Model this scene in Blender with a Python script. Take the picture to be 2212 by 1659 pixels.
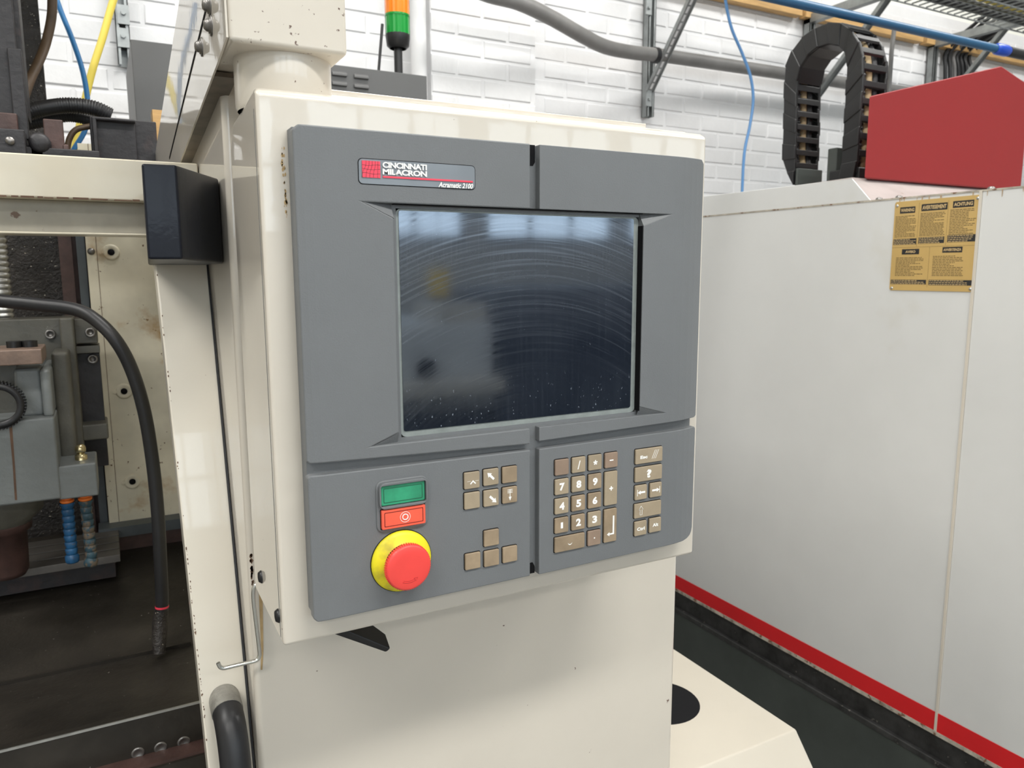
import bpy, bmesh, math, random
from mathutils import Vector, Matrix
random.seed(7)
for o in list(bpy.data.objects): bpy.data.objects.remove(o)
S = bpy.context.scene
COL = S.collection

# ------------------------------------------------------------------ camera
# rotation recovered from the vanishing points of the machine's edges
F, CX, CY = 1640.0, 1106.0, 829.5
RW = Matrix(((0.88223284, -0.47080047, -0.00348465),
             (0.07221357, 0.12799981, 0.98914167),
             (-0.46524233, -0.8729049, 0.14692382)))      # world -> camera
EYE = Vector((0, 0, 1.5))
cd = bpy.data.cameras.new('camera'); cam = bpy.data.objects.new('camera', cd); COL.objects.link(cam)
cd.sensor_width = 36; cd.sensor_fit = 'HORIZONTAL'; cd.lens = 36 * F / 2212
cd.clip_start = 0.05; cd.clip_end = 100
cd.dof.use_dof = True; cd.dof.focus_distance = 0.80; cd.dof.aperture_fstop = 13
cam.matrix_world = Matrix.Translation(EYE) @ RW.transposed().to_4x4()
S.camera = cam

# ------------------------------------------------------------------ world, light, exposure
S.view_settings.view_transform = 'Standard'; S.view_settings.look = 'None'
S.view_settings.gamma = 1; S.view_settings.use_curve_mapping = False
S.view_settings.exposure = -0.70
w = bpy.data.worlds.new('world'); S.world = w; w.use_nodes = True
w.node_tree.nodes['Background'].inputs[0].default_value = (0.85, 0.92, 1, 1)
w.node_tree.nodes['Background'].inputs[1].default_value = 1.0
def area(name, loc, rot, sx, sy, power, color=(1, 1, 1)):
    l = bpy.data.lights.new(name, 'AREA'); l.shape = 'RECTANGLE'; l.size = sx; l.size_y = sy
    l.energy = power; l.color = color
    o = bpy.data.objects.new(name, l); o.location = loc; o.rotation_euler = rot; COL.objects.link(o); return o
CEIL = 4.9
LAMPS = [(-2.2, -1.8), (-2.2, 0.9), (0.9, -1.7), (1.2, 1.1), (4.2, -1.8), (4.4, 0.9), (1.0, -5.2), (-2.6, -5.2)]
WATTS = [125, 110, 175, 110, 125, 110, 90, 90]
for (lx, ly), watt in zip(LAMPS, WATTS):
    area('ceiling_lamp_light', (lx, ly, CEIL - 0.47), (0, 0, 0), 1.9, 0.5, watt, (1.0, 0.985, 0.95))

# ------------------------------------------------------------------ helpers
def at(px, py, x=None, y=None, z=None):
    """the point of a plane of the room that the photograph shows at a pixel"""
    r = RW.transposed() @ Vector((px - CX, CY - py, -F))
    if x is not None: t = (x - EYE.x) / r.x
    elif y is not None: t = (y - EYE.y) / r.y
    else: t = (z - EYE.z) / r.z
    return EYE + r * t
def project(p):
    q = RW @ (Vector(p) - EYE)
    return CX + F * q.x / -q.z, CY - F * q.y / -q.z

class MB:
    def __init__(s): s.v = []; s.f = []; s.sm = []
    def add(s, vs, fs, smooth=False):
        n = len(s.v); s.v += [Vector(v) for v in vs]
        for f in fs: s.f.append([n + i for i in f]); s.sm.append(smooth)
        return s
    def box(s, x0, x1, y0, y1, z0, z1):
        return s.add([(x0,y0,z0),(x1,y0,z0),(x1,y1,z0),(x0,y1,z0),(x0,y0,z1),(x1,y0,z1),(x1,y1,z1),(x0,y1,z1)],
                     [(0,3,2,1),(4,5,6,7),(0,1,5,4),(1,2,6,5),(2,3,7,6),(3,0,4,7)])
    def prism(s, pts, axis, a0, a1):
        """pts 2-D outline; axis 'x': pts=(y,z), 'y': pts=(x,z), 'z': pts=(x,y)"""
        def mk(p, a): return {'x': (a, p[0], p[1]), 'y': (p[0], a, p[1]), 'z': (p[0], p[1], a)}[axis]
        n = len(pts)
        vs = [mk(p, a0) for p in pts] + [mk(p, a1) for p in pts]
        fs = [list(range(n)), list(range(2*n-1, n-1, -1))] + [(i, (i+1) % n, n+(i+1) % n, n+i) for i in range(n)]
        return s.add(vs, fs)
    def hexa(s, a, b):      # two quads joined
        return s.add(list(a) + list(b), [(0,1,2,3),(7,6,5,4),(0,4,5,1),(1,5,6,2),(2,6,7,3),(3,7,4,0)])
    def bar(s, p, q, w, h, up=(0,0,1)):
        p, q = Vector(p), Vector(q); d = (q-p).normalized(); u = Vector(up)
        sd = d.cross(u).normalized() * (w/2); u = sd.cross(d).normalized() * (h/2)
        A = [p-sd-u, p+sd-u, p+sd+u, p-sd+u]; B = [q-sd-u, q+sd-u, q+sd+u, q-sd+u]
        return s.hexa(A, B)
    def tube(s, pts, r, n=12, caps=True, rad=None):
        pts = [Vector(p) for p in pts]; N = len(pts); t0 = (pts[1]-pts[0]).normalized()
        u = t0.cross(Vector((0.3, 0.2, 0.93))).normalized(); rings = []; prev = t0
        for i, p in enumerate(pts):
            t = ((pts[min(i+1, N-1)] - pts[max(i-1, 0)])).normalized()
            q = prev.rotation_difference(t); u = (q @ u); u = (u - t*u.dot(t)).normalized(); prev = t
            b = t.cross(u); rr = rad[i] if rad else r
            rings.append([p + (u*math.cos(2*math.pi*k/n) + b*math.sin(2*math.pi*k/n))*rr for k in range(n)])
        vs = [v for R in rings for v in R]
        fs = [(i*n+k, i*n+(k+1) % n, (i+1)*n+(k+1) % n, (i+1)*n+k) for i in range(N-1) for k in range(n)]
        s.add(vs, fs, True)
        if caps: s.add(rings[0], [list(range(n-1, -1, -1))]); s.add(rings[-1], [list(range(n))])
        return s
    def cyl(s, p, q, r, n=20, r2=None): return s.tube([p, q], r, n, True, [r, r if r2 is None else r2])
    def lathe(s, base, axis, prof, n=32):
        """prof: list of (distance along axis, radius)"""
        base = Vector(base); a = Vector(axis).normalized()
        u = a.cross(Vector((0.1, 0.2, 0.95))).normalized(); b = a.cross(u)
        vs = [base + a*d + (u*math.cos(2*math.pi*k/n) + b*math.sin(2*math.pi*k/n))*max(r, 1e-5) for d, r in prof for k in range(n)]
        fs = [(i*n+k, i*n+(k+1) % n, (i+1)*n+(k+1) % n, (i+1)*n+k) for i in range(len(prof)-1) for k in range(n)]
        return s.add(vs, fs, True)
    def data(s, name, L):
        m = bpy.data.meshes.new(name); m.from_pydata([v - L for v in s.v], [], s.f)
        m.polygons.foreach_set('use_smooth', s.sm); m.update()
        bm = bmesh.new(); bm.from_mesh(m); bmesh.ops.recalc_face_normals(bm, faces=bm.faces); bm.to_mesh(m); bm.free()
        return m
    def build(s, name, mat, parent=None, bevel=0, seg=2, subd=None):
        if parent: L = wloc(parent)
        else:
            lo = [min(v[i] for v in s.v) for i in range(3)]; hi = [max(v[i] for v in s.v) for i in range(3)]
            L = Vector(((lo[0]+hi[0])/2, (lo[1]+hi[1])/2, lo[2]))
        m = s.data(name, L); m.materials.append(mat)
        o = bpy.data.objects.new(name, m); COL.objects.link(o)
        if parent: o.parent = parent
        else: o.location = L
        if bevel:
            b = o.modifiers.new('bevel', 'BEVEL'); b.width = bevel; b.segments = seg; b.limit_method = 'ANGLE'; b.angle_limit = math.radians(35)
            for p in m.polygons: p.use_smooth = True
            wn = o.modifiers.new('wn', 'WEIGHTED_NORMAL'); wn.keep_sharp = False
        return o
def wloc(o):
    L = Vector((0, 0, 0))
    while o: L += o.location; o = o.parent
    return L
def thing(name, loc, label, cat, group=None):
    o = bpy.data.objects.new(name, None); COL.objects.link(o); o.location = loc; o.empty_display_size = 0.05
    o['label'] = label; o['category'] = cat
    if group: o['group'] = group
    return o
def tag(o, label, cat, group=None):
    o['label'] = label; o['category'] = cat
    if group: o['group'] = group
    return o
def struct(o): o['kind'] = 'structure'; return o
def stuff(o): o['kind'] = 'stuff'; return o
def rrect(x0, x1, z0, z1, r, n=4):
    pts = []
    for cx, cz, a in ((x1-r, z1-r, 0), (x0+r, z1-r, 90), (x0+r, z0+r, 180), (x1-r, z0+r, 270)):
        for k in range(n+1):
            t = math.radians(a + 90*k/n); pts.append((cx+r*math.cos(t), cz+r*math.sin(t)))
    return pts
def smooth_path(pts, sub=8):
    P = [Vector(p) for p in pts]; P = [P[0]*2-P[1]] + P + [P[-1]*2-P[-2]]; out = []
    for i in range(1, len(P)-2):
        for k in range(sub):
            t = k/sub; a, b, c, d = P[i-1], P[i], P[i+1], P[i+2]
            out.append(0.5*((2*b) + (c-a)*t + (2*a-5*b+4*c-d)*t*t + (3*b-a-3*c+d)*t**3))
    out.append(P[-2]); return out
def text_mb(txt, width, height, weight=0.0, shear=0.0, depth=0.0003, spacing=1.0):
    """lettering as a mesh in x-z, facing -y, centred; returns list of verts/faces"""
    c = bpy.data.curves.new('lettering', 'FONT'); c.body = txt; c.size = 1; c.offset = weight; c.shear = shear
    c.space_character = spacing; c.resolution_u = 3; c.fill_mode = 'FRONT'
    o = bpy.data.objects.new('lettering', c); COL.objects.link(o)
    dg = bpy.context.evaluated_depsgraph_get(); m = bpy.data.meshes.new_from_object(o.evaluated_get(dg))
    vs = [v.co.copy() for v in m.vertices]; fs = [list(p.vertices) for p in m.polygons]
    bpy.data.objects.remove(o); bpy.data.curves.remove(c); bpy.data.meshes.remove(m)
    x0 = min(v.x for v in vs); x1 = max(v.x for v in vs); y0 = min(v.y for v in vs); y1 = max(v.y for v in vs)
    sy = height/(y1-y0); sx = width/(x1-x0) if width else sy
    return [((v.x-(x0+x1)/2)*sx, (v.y-(y0+y1)/2)*sy) for v in vs], fs
def lettering(mb, txt, cx, cz, y, width, height, **k):
    vs, fs = text_mb(txt, width, height, **k)
    mb.add([(cx+a, y, cz+b) for a, b in vs], fs); return mb
def poly(mb, pts, y):  # flat printed shape on a plane facing -y
    return mb.add([(a, y, b) for a, b in pts], [list(range(len(pts)))])

# ------------------------------------------------------------------ materials
def mat(name, col, rough=0.5, metal=0.0, var=0.0, vscale=6.0, bump=0.0, bscale=60.0, coat=0.0, spots=None, spot_scale=40.0,
        spot_t=0.72, emit=None, es=1.0, trans=0.0, spec=0.5, stretch=None, rvar=0.0, rnd=0.0, spots2=None, coat_r=0.06, wob=0.0):
    m = bpy.data.materials.new(name); m.use_nodes = True; nt = m.node_tree; N = nt.nodes; Lk = nt.links
    b = N['Principled BSDF']; b.inputs['Base Color'].default_value = (*col, 1); b.inputs['Roughness'].default_value = rough
    b.inputs['Metallic'].default_value = metal; b.inputs['Coat Weight'].default_value = coat; b.inputs['Coat Roughness'].default_value = coat_r
    b.inputs['Specular IOR Level'].default_value = spec
    if trans: b.inputs['Transmission Weight'].default_value = trans
    if emit: b.inputs['Emission Color'].default_value = (*emit, 1); b.inputs['Emission Strength'].default_value = es
    tc = N.new('ShaderNodeTexCoord'); src = tc.outputs['Object']
    if stretch:
        mp = N.new('ShaderNodeMapping'); mp.inputs['Scale'].default_value = stretch; Lk.new(src, mp.inputs[0]); src = mp.outputs[0]
    def noise(sc, det=4.0, off=0):
        n = N.new('ShaderNodeTexNoise'); n.inputs['Scale'].default_value = sc; n.inputs['Detail'].default_value = det; n.inputs['Roughness'].default_value = 0.6
        Lk.new(src, n.inputs['Vector']); return n.outputs['Fac']
    def ramp(f, a, c):
        r = N.new('ShaderNodeMapRange'); r.inputs[1].default_value = a; r.inputs[2].default_value = c; r.clamp = True
        Lk.new(f, r.inputs[0]); return r.outputs[0]
    color = None
    def mix(fac, c1, c2):
        x = N.new('ShaderNodeMix'); x.data_type = 'RGBA'
        Lk.new(fac, x.inputs[0])
        if c1 is None: x.inputs[6].default_value = (*col, 1)
        elif isinstance(c1, tuple): x.inputs[6].default_value = (*c1, 1)
        else: Lk.new(c1, x.inputs[6])
        x.inputs[7].default_value = (*c2, 1); return x.outputs[2]
    if var:
        dk = tuple(c*(1-var) for c in col); color = mix(ramp(noise(vscale), 0.35, 0.7), None, dk)
    if rnd:
        oi = N.new('ShaderNodeObjectInfo'); color = mix(oi.outputs['Random'], color, tuple(c*(1-rnd) for c in col)) if False else color
        h = N.new('ShaderNodeHueSaturation'); mr = N.new('ShaderNodeMapRange'); mr.inputs[3].default_value = 1-rnd; mr.inputs[4].default_value = 1+rnd
        Lk.new(oi.outputs['Random'], mr.inputs[0]); Lk.new(mr.outputs[0], h.inputs['Value'])
        if color is None: h.inputs['Color'].default_value = (*col, 1)
        else: Lk.new(color, h.inputs['Color'])
        color = h.outputs[0]
    if spots:
        color = mix(ramp(noise(spot_scale, 6), spot_t, spot_t+0.03), color, spots)
    if spots2:
        color = mix(ramp(noise(spots2[1], 5), spots2[2], spots2[2]+spots2[3]), color, spots2[0])
    if color is not None: Lk.new(color, b.inputs['Base Color'])
    if rvar:
        r = N.new('ShaderNodeMapRange'); r.inputs[3].default_value = max(0.02, rough-rvar); r.inputs[4].default_value = rough+rvar
        Lk.new(noise(vscale*2), r.inputs[0]); Lk.new(r.outputs[0], b.inputs['Roughness'])
    if bump:
        bp = N.new('ShaderNodeBump'); bp.inputs['Strength'].default_value = 1.0; bp.inputs['Distance'].default_value = bump
        Lk.new(noise(bscale, 3), bp.inputs['Height']); Lk.new(bp.outputs[0], b.inputs['Normal'])
        if coat: Lk.new(bp.outputs[0], b.inputs['Coat Normal'])
    return m
CREAM = (0.62, 0.572, 0.495)
M = {}
M['cream'] = mat('cream_paint', CREAM, 0.32, var=0.05, vscale=5, coat=0.75, coat_r=0.03, spots=(0.10, 0.05, 0.03), spot_scale=75, spot_t=0.715, bump=0.00006, bscale=30)
M['cream_top'] = mat('cream_paint_chipped', CREAM, 0.34, var=0.08, vscale=9, coat=0.6, coat_r=0.05, spots=(0.10, 0.05, 0.03), spot_scale=120, spot_t=0.665, bump=0.0001, bscale=60)
M['cream_dirty'] = mat('stained_cream_paint', (0.80, 0.74, 0.58), 0.5, var=0.25, vscale=7, spots=(0.13, 0.06, 0.02), spot_scale=70, spot_t=0.66, spots2=((0.42, 0.24, 0.07), 9, 0.58, 0.16))
M['cream_beam'] = mat('scuffed_cream_paint', (0.66, 0.60, 0.47), 0.4, var=0.12, vscale=8, coat=0.3, spots=(0.16, 0.09, 0.05), spot_scale=60, spot_t=0.70, spots2=((0.45, 0.32, 0.18), 6, 0.66, 0.1))
M['rust'] = mat('rusty_steel', (0.16, 0.09, 0.055), 0.75, var=0.5, vscale=20, bump=0.0006, bscale=150)
M['rust_run'] = mat('rust_run', (0.52, 0.36, 0.17), 0.6, var=0.35, vscale=60)
M['bezel'] = mat('grey_moulded_plastic', (0.150, 0.158, 0.164), 0.48, var=0.08, vscale=9, bump=0.00022, bscale=700, spots=(0.5, 0.5, 0.48), spot_scale=120, spot_t=0.80)
M['bezel_dark'] = mat('dark_grey_plastic', (0.085, 0.088, 0.085), 0.5, bump=0.0002, bscale=600, var=0.2, vscale=40)
M['gasket'] = mat('grey_green_gasket', (0.25, 0.28, 0.27), 0.45, var=0.25, vscale=60, bump=0.0002, bscale=300)
M['key'] = mat('tan_key_plastic', (0.34, 0.275, 0.19), 0.42, var=0.10, vscale=90, rnd=0.06, bump=0.00003, bscale=900)
M['key_worn'] = mat('worn_tan_key_plastic', (0.33, 0.25, 0.165), 0.38, var=0.3, vscale=45, rnd=0.08)
M['key_brown'] = mat('browned_key_plastic', (0.285, 0.205, 0.15), 0.42, var=0.12, vscale=90, rnd=0.06)
M['key_dark'] = mat('key_shadow_gap', (0.009, 0.009, 0.010), 0.8, spec=0.1)
M['print'] = mat('white_print', (0.86, 0.86, 0.83), 0.5)
M['green'] = mat('green_button', (0.035, 0.33, 0.17), 0.35, var=0.35, vscale=40, coat=0.2)
M['green_dark'] = mat('green_button_groove', (0.01, 0.10, 0.05), 0.5)
M['redb'] = mat('coral_red_button', (0.85, 0.12, 0.065), 0.35, var=0.1, vscale=40, coat=0.2)
M['redb_dark'] = mat('red_button_groove', (0.20, 0.015, 0.01), 0.5)
M['estop'] = mat('red_stop_cap', (0.80, 0.06, 0.05), 0.45, var=0.05, vscale=40, coat=0.1)
M['yellow'] = mat('yellow_collar', (0.80, 0.70, 0.015), 0.45, var=0.08, vscale=25, spots2=((0.35, 0.30, 0.03), 45, 0.52, 0.25))
M['logo_red'] = mat('red_enamel', (0.80, 0.05, 0.09), 0.35)
M['logo_grey'] = mat('badge_grey', (0.17, 0.19, 0.21), 0.3, coat=0.3)
M['black'] = mat('black_gloss_paint', (0.006, 0.008, 0.014), 0.36, coat=0.12, bump=0.00008, bscale=160, spec=0.2)
M['blackplastic'] = mat('black_plastic', (0.012, 0.012, 0.013), 0.4, var=0.3, vscale=30)
M['rubber'] = mat('black_rubber', (0.016, 0.016, 0.018), 0.42, var=0.3, vscale=30, spots=(0.10, 0.08, 0.06), spot_scale=80, spot_t=0.75)
M['steel'] = mat('zinc_steel', (0.55, 0.55, 0.53), 0.35, metal=0.9, var=0.3, vscale=30)
M['wire'] = mat('bright_wire', (0.62, 0.62, 0.58), 0.25, metal=1.0)
M['galv'] = mat('galvanised_steel', (0.36, 0.38, 0.38), 0.5, metal=0.6, var=0.35, vscale=14)
M['bolt'] = mat('dull_bolt_steel', (0.22, 0.21, 0.20), 0.4, metal=0.9)
M['dark_iron'] = mat('oily_dark_iron', (0.022, 0.020, 0.023), 0.5, var=0.5, vscale=18, bump=0.0012, bscale=60, spots2=((0.085, 0.045, 0.04), 9, 0.55, 0.2))
M['dark_plate'] = mat('oily_dark_plate', (0.045, 0.039, 0.032), 0.38, metal=0.35, var=0.6, vscale=7, bump=0.0012, bscale=35, spots=(0.50, 0.48, 0.42), spot_scale=150, spot_t=0.70, rvar=0.15)
M['swarfy'] = mat('swarf_covered_iron', (0.038, 0.033, 0.03), 0.45, metal=0.2, var=0.6, vscale=30, bump=0.003, bscale=150, spots=(0.55, 0.5, 0.42), spot_scale=190, spot_t=0.655)
M['redbrown'] = mat('red_brown_way', (0.085, 0.045, 0.038), 0.5, var=0.5, vscale=25, bump=0.0008, bscale=80)
M['slate'] = mat('slate_grey_steel', (0.09, 0.105, 0.115), 0.45, var=0.3, vscale=15)
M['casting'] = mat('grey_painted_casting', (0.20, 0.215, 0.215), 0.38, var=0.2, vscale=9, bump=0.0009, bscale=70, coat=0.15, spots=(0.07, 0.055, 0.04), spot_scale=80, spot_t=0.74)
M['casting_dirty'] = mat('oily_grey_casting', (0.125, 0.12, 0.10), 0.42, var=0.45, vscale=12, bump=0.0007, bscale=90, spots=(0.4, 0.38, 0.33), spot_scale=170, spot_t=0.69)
M['table'] = mat('milled_table_iron', (0.15, 0.14, 0.13), 0.42, metal=0.3, var=0.35, vscale=14)
M['brass'] = mat('brass_fitting', (0.70, 0.60, 0.36), 0.22, metal=1.0)
M['locblue'] = mat('blue_nozzle_plastic', (0.018, 0.11, 0.26), 0.4, var=0.5, vscale=60, spots=(0.12, 0.09, 0.06), spot_scale=110, spot_t=0.62)
M['locdirty'] = mat('grimy_blue_nozzle_plastic', (0.04, 0.09, 0.12), 0.5, var=0.5, vscale=60, spots=(0.14, 0.11, 0.08), spot_scale=90, spot_t=0.5)
M['orange'] = mat('orange_nozzle_plastic', (0.85, 0.20, 0.03), 0.35)
M['brick'] = mat('white_painted_brick', (0.74, 0.74, 0.745), 0.6, var=0.05, vscale=9, bump=0.0016, bscale=22, rnd=0.03, spots=(0.32, 0.22, 0.13), spot_scale=24, spot_t=0.80)
M['mortar'] = mat('white_painted_mortar', (0.74, 0.74, 0.745), 0.7, var=0.05, vscale=12, bump=0.001, bscale=60)
M['plaster'] = mat('cream_white_board', (0.84, 0.84, 0.77), 0.7, var=0.03)
M['timber'] = mat('pine_timber', (0.62, 0.38, 0.15), 0.6, var=0.35, vscale=10, stretch=(0.6, 6, 6), bump=0.0006, bscale=20)
M['dgrey'] = mat('dark_grey_cabinet_paint', (0.095, 0.095, 0.095), 0.5, var=0.08, vscale=6)
M['mach_white'] = mat('light_grey_machine_paint', (0.66, 0.665, 0.66), 0.38, var=0.07, vscale=3, coat=0.1, spots=(0.32, 0.29, 0.24), spot_scale=22, spot_t=0.80, spots2=((0.50, 0.47, 0.38), 2.0, 0.62, 0.25))
M['mach_edge'] = mat('rust_marked_edge', (0.55, 0.50, 0.42), 0.6, var=0.6, vscale=30, spots=(0.18, 0.10, 0.06), spot_scale=60, spot_t=0.58)
M['mach_red'] = mat('red_machine_paint', (0.64, 0.013, 0.018), 0.38, var=0.12, vscale=4, coat=0.15)
M['red_hood'] = mat('red_hood_paint', (0.24, 0.018, 0.019), 0.45, var=0.05, vscale=4, spec=0.3)
M['greenbase'] = mat('dark_green_grey_base', (0.058, 0.068, 0.063), 0.5, var=0.25, vscale=7)
M['grime'] = mat('grimy_channel', (0.045, 0.045, 0.045), 0.55, var=0.7, vscale=25, bump=0.002, bscale=50, spots=(0.18, 0.17, 0.15), spot_scale=50, spot_t=0.66)
M['placard'] = mat('tan_warning_plate', (0.55, 0.37, 0.13), 0.32, var=0.1, vscale=9, coat=0.2)
M['ink'] = mat('black_ink', (0.02, 0.02, 0.022), 0.4)
M['ink_soft'] = mat('fine_print_ink', (0.13, 0.09, 0.035), 0.5)
M['tan_ink'] = mat('tan_lettering', (0.62, 0.45, 0.22), 0.4)
M['bluepipe'] = mat('blue_air_pipe_paint', (0.014, 0.085, 0.18), 0.4)
M['bluehose'] = mat('blue_hose', (0.02, 0.14, 0.33), 0.4)
M['bluecord'] = mat('pale_blue_hose', (0.10, 0.25, 0.50), 0.4)
M['yellowhose'] = mat('yellow_hose', (0.78, 0.62, 0.10), 0.45, spots=(0.1, 0.08, 0.02), spot_scale=60, spot_t=0.72)
M['brownhose'] = mat('brown_cable', (0.11, 0.07, 0.04), 0.5, var=0.5, vscale=15)
M['beigehose'] = mat('beige_hose', (0.42, 0.31, 0.17), 0.5)
M['conduit'] = mat('grey_plastic_pipe', (0.22, 0.215, 0.21), 0.45, var=0.25, vscale=6)
M['lamp_green'] = mat('green_beacon_lens', (0.005, 0.26, 0.035), 0.18, coat=0.5)
M['lamp_orange'] = mat('orange_beacon_lens', (0.85, 0.22, 0.01), 0.18, coat=0.5)
M['floor'] = mat('grey_concrete', (0.20, 0.20, 0.19), 0.6, var=0.3, vscale=2, bump=0.001)
M['white_wall'] = mat('white_wall_paint', (0.66, 0.64, 0.60), 0.7, var=0.06, vscale=2)
M['ceiling'] = mat('ceiling_sheeting', (0.75, 0.75, 0.72), 0.7)
M['lamp'] = mat('lit_lamp_diffuser', (0.9, 0.9, 0.9), 0.5, emit=(1, 0.98, 0.94), es=9)
M['pane'] = mat('daylit_window_pane', (0.8, 0.9, 1.0), 0.3, emit=(0.78, 0.90, 1.0), es=6.5)
M['frame'] = mat('window_frame_paint', (0.35, 0.37, 0.4), 0.5)
M['navy'] = mat('dark_blue_machine_paint', (0.03, 0.045, 0.07), 0.5)
M['sign_yellow'] = mat('yellow_sign', (0.75, 0.50, 0.05), 0.5)

def screen_material():
    m = bpy.data.materials.new('dusty_glass_painted_glare'); m.use_nodes = True; nt = m.node_tree; N = nt.nodes; L = nt.links
    b = N['Principled BSDF']; b.inputs['Base Color'].default_value = (0.006, 0.009, 0.015, 1); b.inputs['Roughness'].default_value = 0.045
    b.inputs['IOR'].default_value = 2.15; b.inputs['Specular Tint'].default_value = (0.74, 0.86, 1.0, 1); b.inputs['Coat Weight'].default_value = 0.0; b.inputs['Coat Roughness'].default_value = 0.12; b.inputs['Coat Tint'].default_value = (0.8, 0.9, 1, 1)
    tc = N.new('ShaderNodeTexCoord')
    def mth(op, a, c=None):
        x = N.new('ShaderNodeMath'); x.operation = op
        for i, v in enumerate((a, c)):
            if v is None: continue
            if isinstance(v, (int, float)): x.inputs[i].default_value = v
            else: L.new(v, x.inputs[i])
        return x.outputs[0]
    def mr(f, a, c, lo=0.0, hi=1.0):
        r = N.new('ShaderNodeMapRange'); r.inputs[1].default_value = a; r.inputs[2].default_value = c; r.inputs[3].default_value = lo; r.inputs[4].default_value = hi; L.new(f, r.inputs[0]); return r.outputs[0]
    def mapped(scale, loc=(0, 0, 0)):
        mp = N.new('ShaderNodeMapping'); mp.inputs['Scale'].default_value = scale; mp.inputs['Location'].default_value = loc; L.new(tc.outputs['Object'], mp.inputs[0]); return mp.outputs[0]
    def nz(vec, sc, det=5):
        n = N.new('ShaderNodeTexNoise'); n.inputs['Scale'].default_value = sc; n.inputs['Detail'].default_value = det; L.new(vec, n.inputs['Vector']); return n.outputs['Fac']
    # wiped arcs: rings about a point low on the screen, broken up by noise
    sep = N.new('ShaderNodeSeparateXYZ'); L.new(tc.outputs['Object'], sep.inputs[0])
    X = sep.outputs[0]; Z = sep.outputs[2]
    ax = mth('SUBTRACT', X, 0.045); az = mth('SUBTRACT', Z, 0.050)      # object space of the pendant
    r = mth('SQRT', mth('ADD', mth('MULTIPLY', ax, ax), mth('MULTIPLY', az, az)))
    ang = mth('ARCTAN2', az, ax)
    cmb = N.new('ShaderNodeCombineXYZ'); L.new(mth('MULTIPLY', r, 420), cmb.inputs[0]); L.new(mth('MULTIPLY', ang, 1.6), cmb.inputs[1])
    arcs = nz(cmb.outputs[0], 1.0, 6)
    arcsel = mth('MULTIPLY', mr(arcs, 0.50, 0.75), mr(r, 0.17, 0.30))
    streak = mr(nz(mapped((420, 1, 9)), 1.0, 4), 0.48, 0.72)
    haze = mr(nz(mapped((1, 1, 1)), 16, 4), 0.35, 0.7)
    speck = mr(nz(mapped((1, 1, 1)), 380, 2), 0.73, 0.80)
    scr = mth('MULTIPLY', mr(nz(mapped((1, 1, .6)), 330, 9), 0.66, 0.70), mr(Z, 0.225, 0.185))
    d = mth('ADD', mth('MULTIPLY', arcsel, 0.10), mth('MULTIPLY', streak, 0.012))
    d = mth('ADD', d, mth('MULTIPLY', haze, 0.010)); d = mth('ADD', d, mth('MULTIPLY', speck, 0.10)); d = mth('ADD', d, mth('MULTIPLY', scr, 0.35))
    d = mth('ADD', d, mr(Z, 0.25, 0.385, 0.004, 0.08))  # paler towards the top: window reflection painted into the base colour
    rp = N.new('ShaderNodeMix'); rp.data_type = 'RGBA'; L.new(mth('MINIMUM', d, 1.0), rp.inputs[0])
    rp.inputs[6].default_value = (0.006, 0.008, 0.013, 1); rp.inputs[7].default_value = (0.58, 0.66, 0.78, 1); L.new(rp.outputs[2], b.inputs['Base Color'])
    rr = mr(arcs, 0.35, 0.75, 0.04, 0.12); L.new(rr, b.inputs['Roughness'])
    return m
M['screen'] = screen_material()

# ================================================================== THE ROOM
BW, PW = 3.0, 2.85      # brick wall plane, pier plane
wall = struct(MB().box(-6, 9, BW, BW+0.2, 0, 2.98).build('wall_back', M['mortar']))
struct(MB().box(-6, 9, BW+0.02, BW+0.2, 2.98, CEIL).build('wall_upper', M['plaster']))
struct(MB().box(-6, 9, -7.5, BW+0.2, -0.1, 0).build('floor', M['floor']))
struct(MB().box(-6, 9, -7.5, BW+0.2, CEIL, CEIL+0.1).build('ceiling', M['ceiling']))
struct(MB().box(-6.1, -6, -7.5, BW+0.2, 0, CEIL).build('wall_left', M['white_wall']))
struct(MB().box(9, 9.1, -7.5, BW+0.2, 0, CEIL).build('wall_right', M['white_wall']))
struct(MB().box(-6, 9, -7.6, -7.5, 0, CEIL).build('wall_rear', M['white_wall']))

# bricks, laid in courses; those the photograph shows are single parts
def brick_mesh(L, seed):
    rnd = random.Random(seed); h = 0.068; d = 0.0045; c = 0.005
    def j(): return rnd.uniform(-0.0012, 0.0012)
    mb = MB(); x0, x1, z0, z1 = 0, L, 0, h
    A = [(x0+j(), 0.001, z0+j()), (x1+j(), 0.001, z0+j()), (x1+j(), 0.001, z1+j()), (x0+j(), 0.001, z1+j())]
    B = [(x0+c+j(), -d+j(), z0+c+j()), (x1-c+j(), -d+j(), z0+c+j()), (x1-c+j(), -d+j(), z1-c+j()), (x0+c+j(), -d+j(), z1-c+j())]
    mb.add(A+B, [(4,5,6,7),(0,1,5,4),(1,2,6,5),(2,3,7,6),(3,0,4,7)])
    m = mb.data('brick', Vector((0, 0, 0))); m.materials.append(M['brick']); return m
BR = [brick_mesh(0.215, k) for k in range(6)]; BH = [brick_mesh(0.1025, 20+k) for k in range(2)]
z_ref = at(1055, 150, y=PW).z - 0.0375
def visible(p0, p1, p2, p3):
    for p in (p0, p1, p2, p3, tuple((a+b)/2 for a, b in zip(p0, p2))):
        x, y = project(p)
        if x < -40 or x > 2250 or y < -30: continue
        if x < 400 and y < 345: return True
        if 700 < x <= 1535 and y < 200 + (x-700)*0.125: return True
        if 1500 < x and y < 470: return True
    return False
rest = MB()
pier = None
px0, px1 = at(930, 100, y=PW).x, at(1156, 100, y=PW).x
pier = MB().box(px0, px1, PW, BW, 0, 2.98).build('pier', M['mortar'], wall)
n_b = 0
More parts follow.
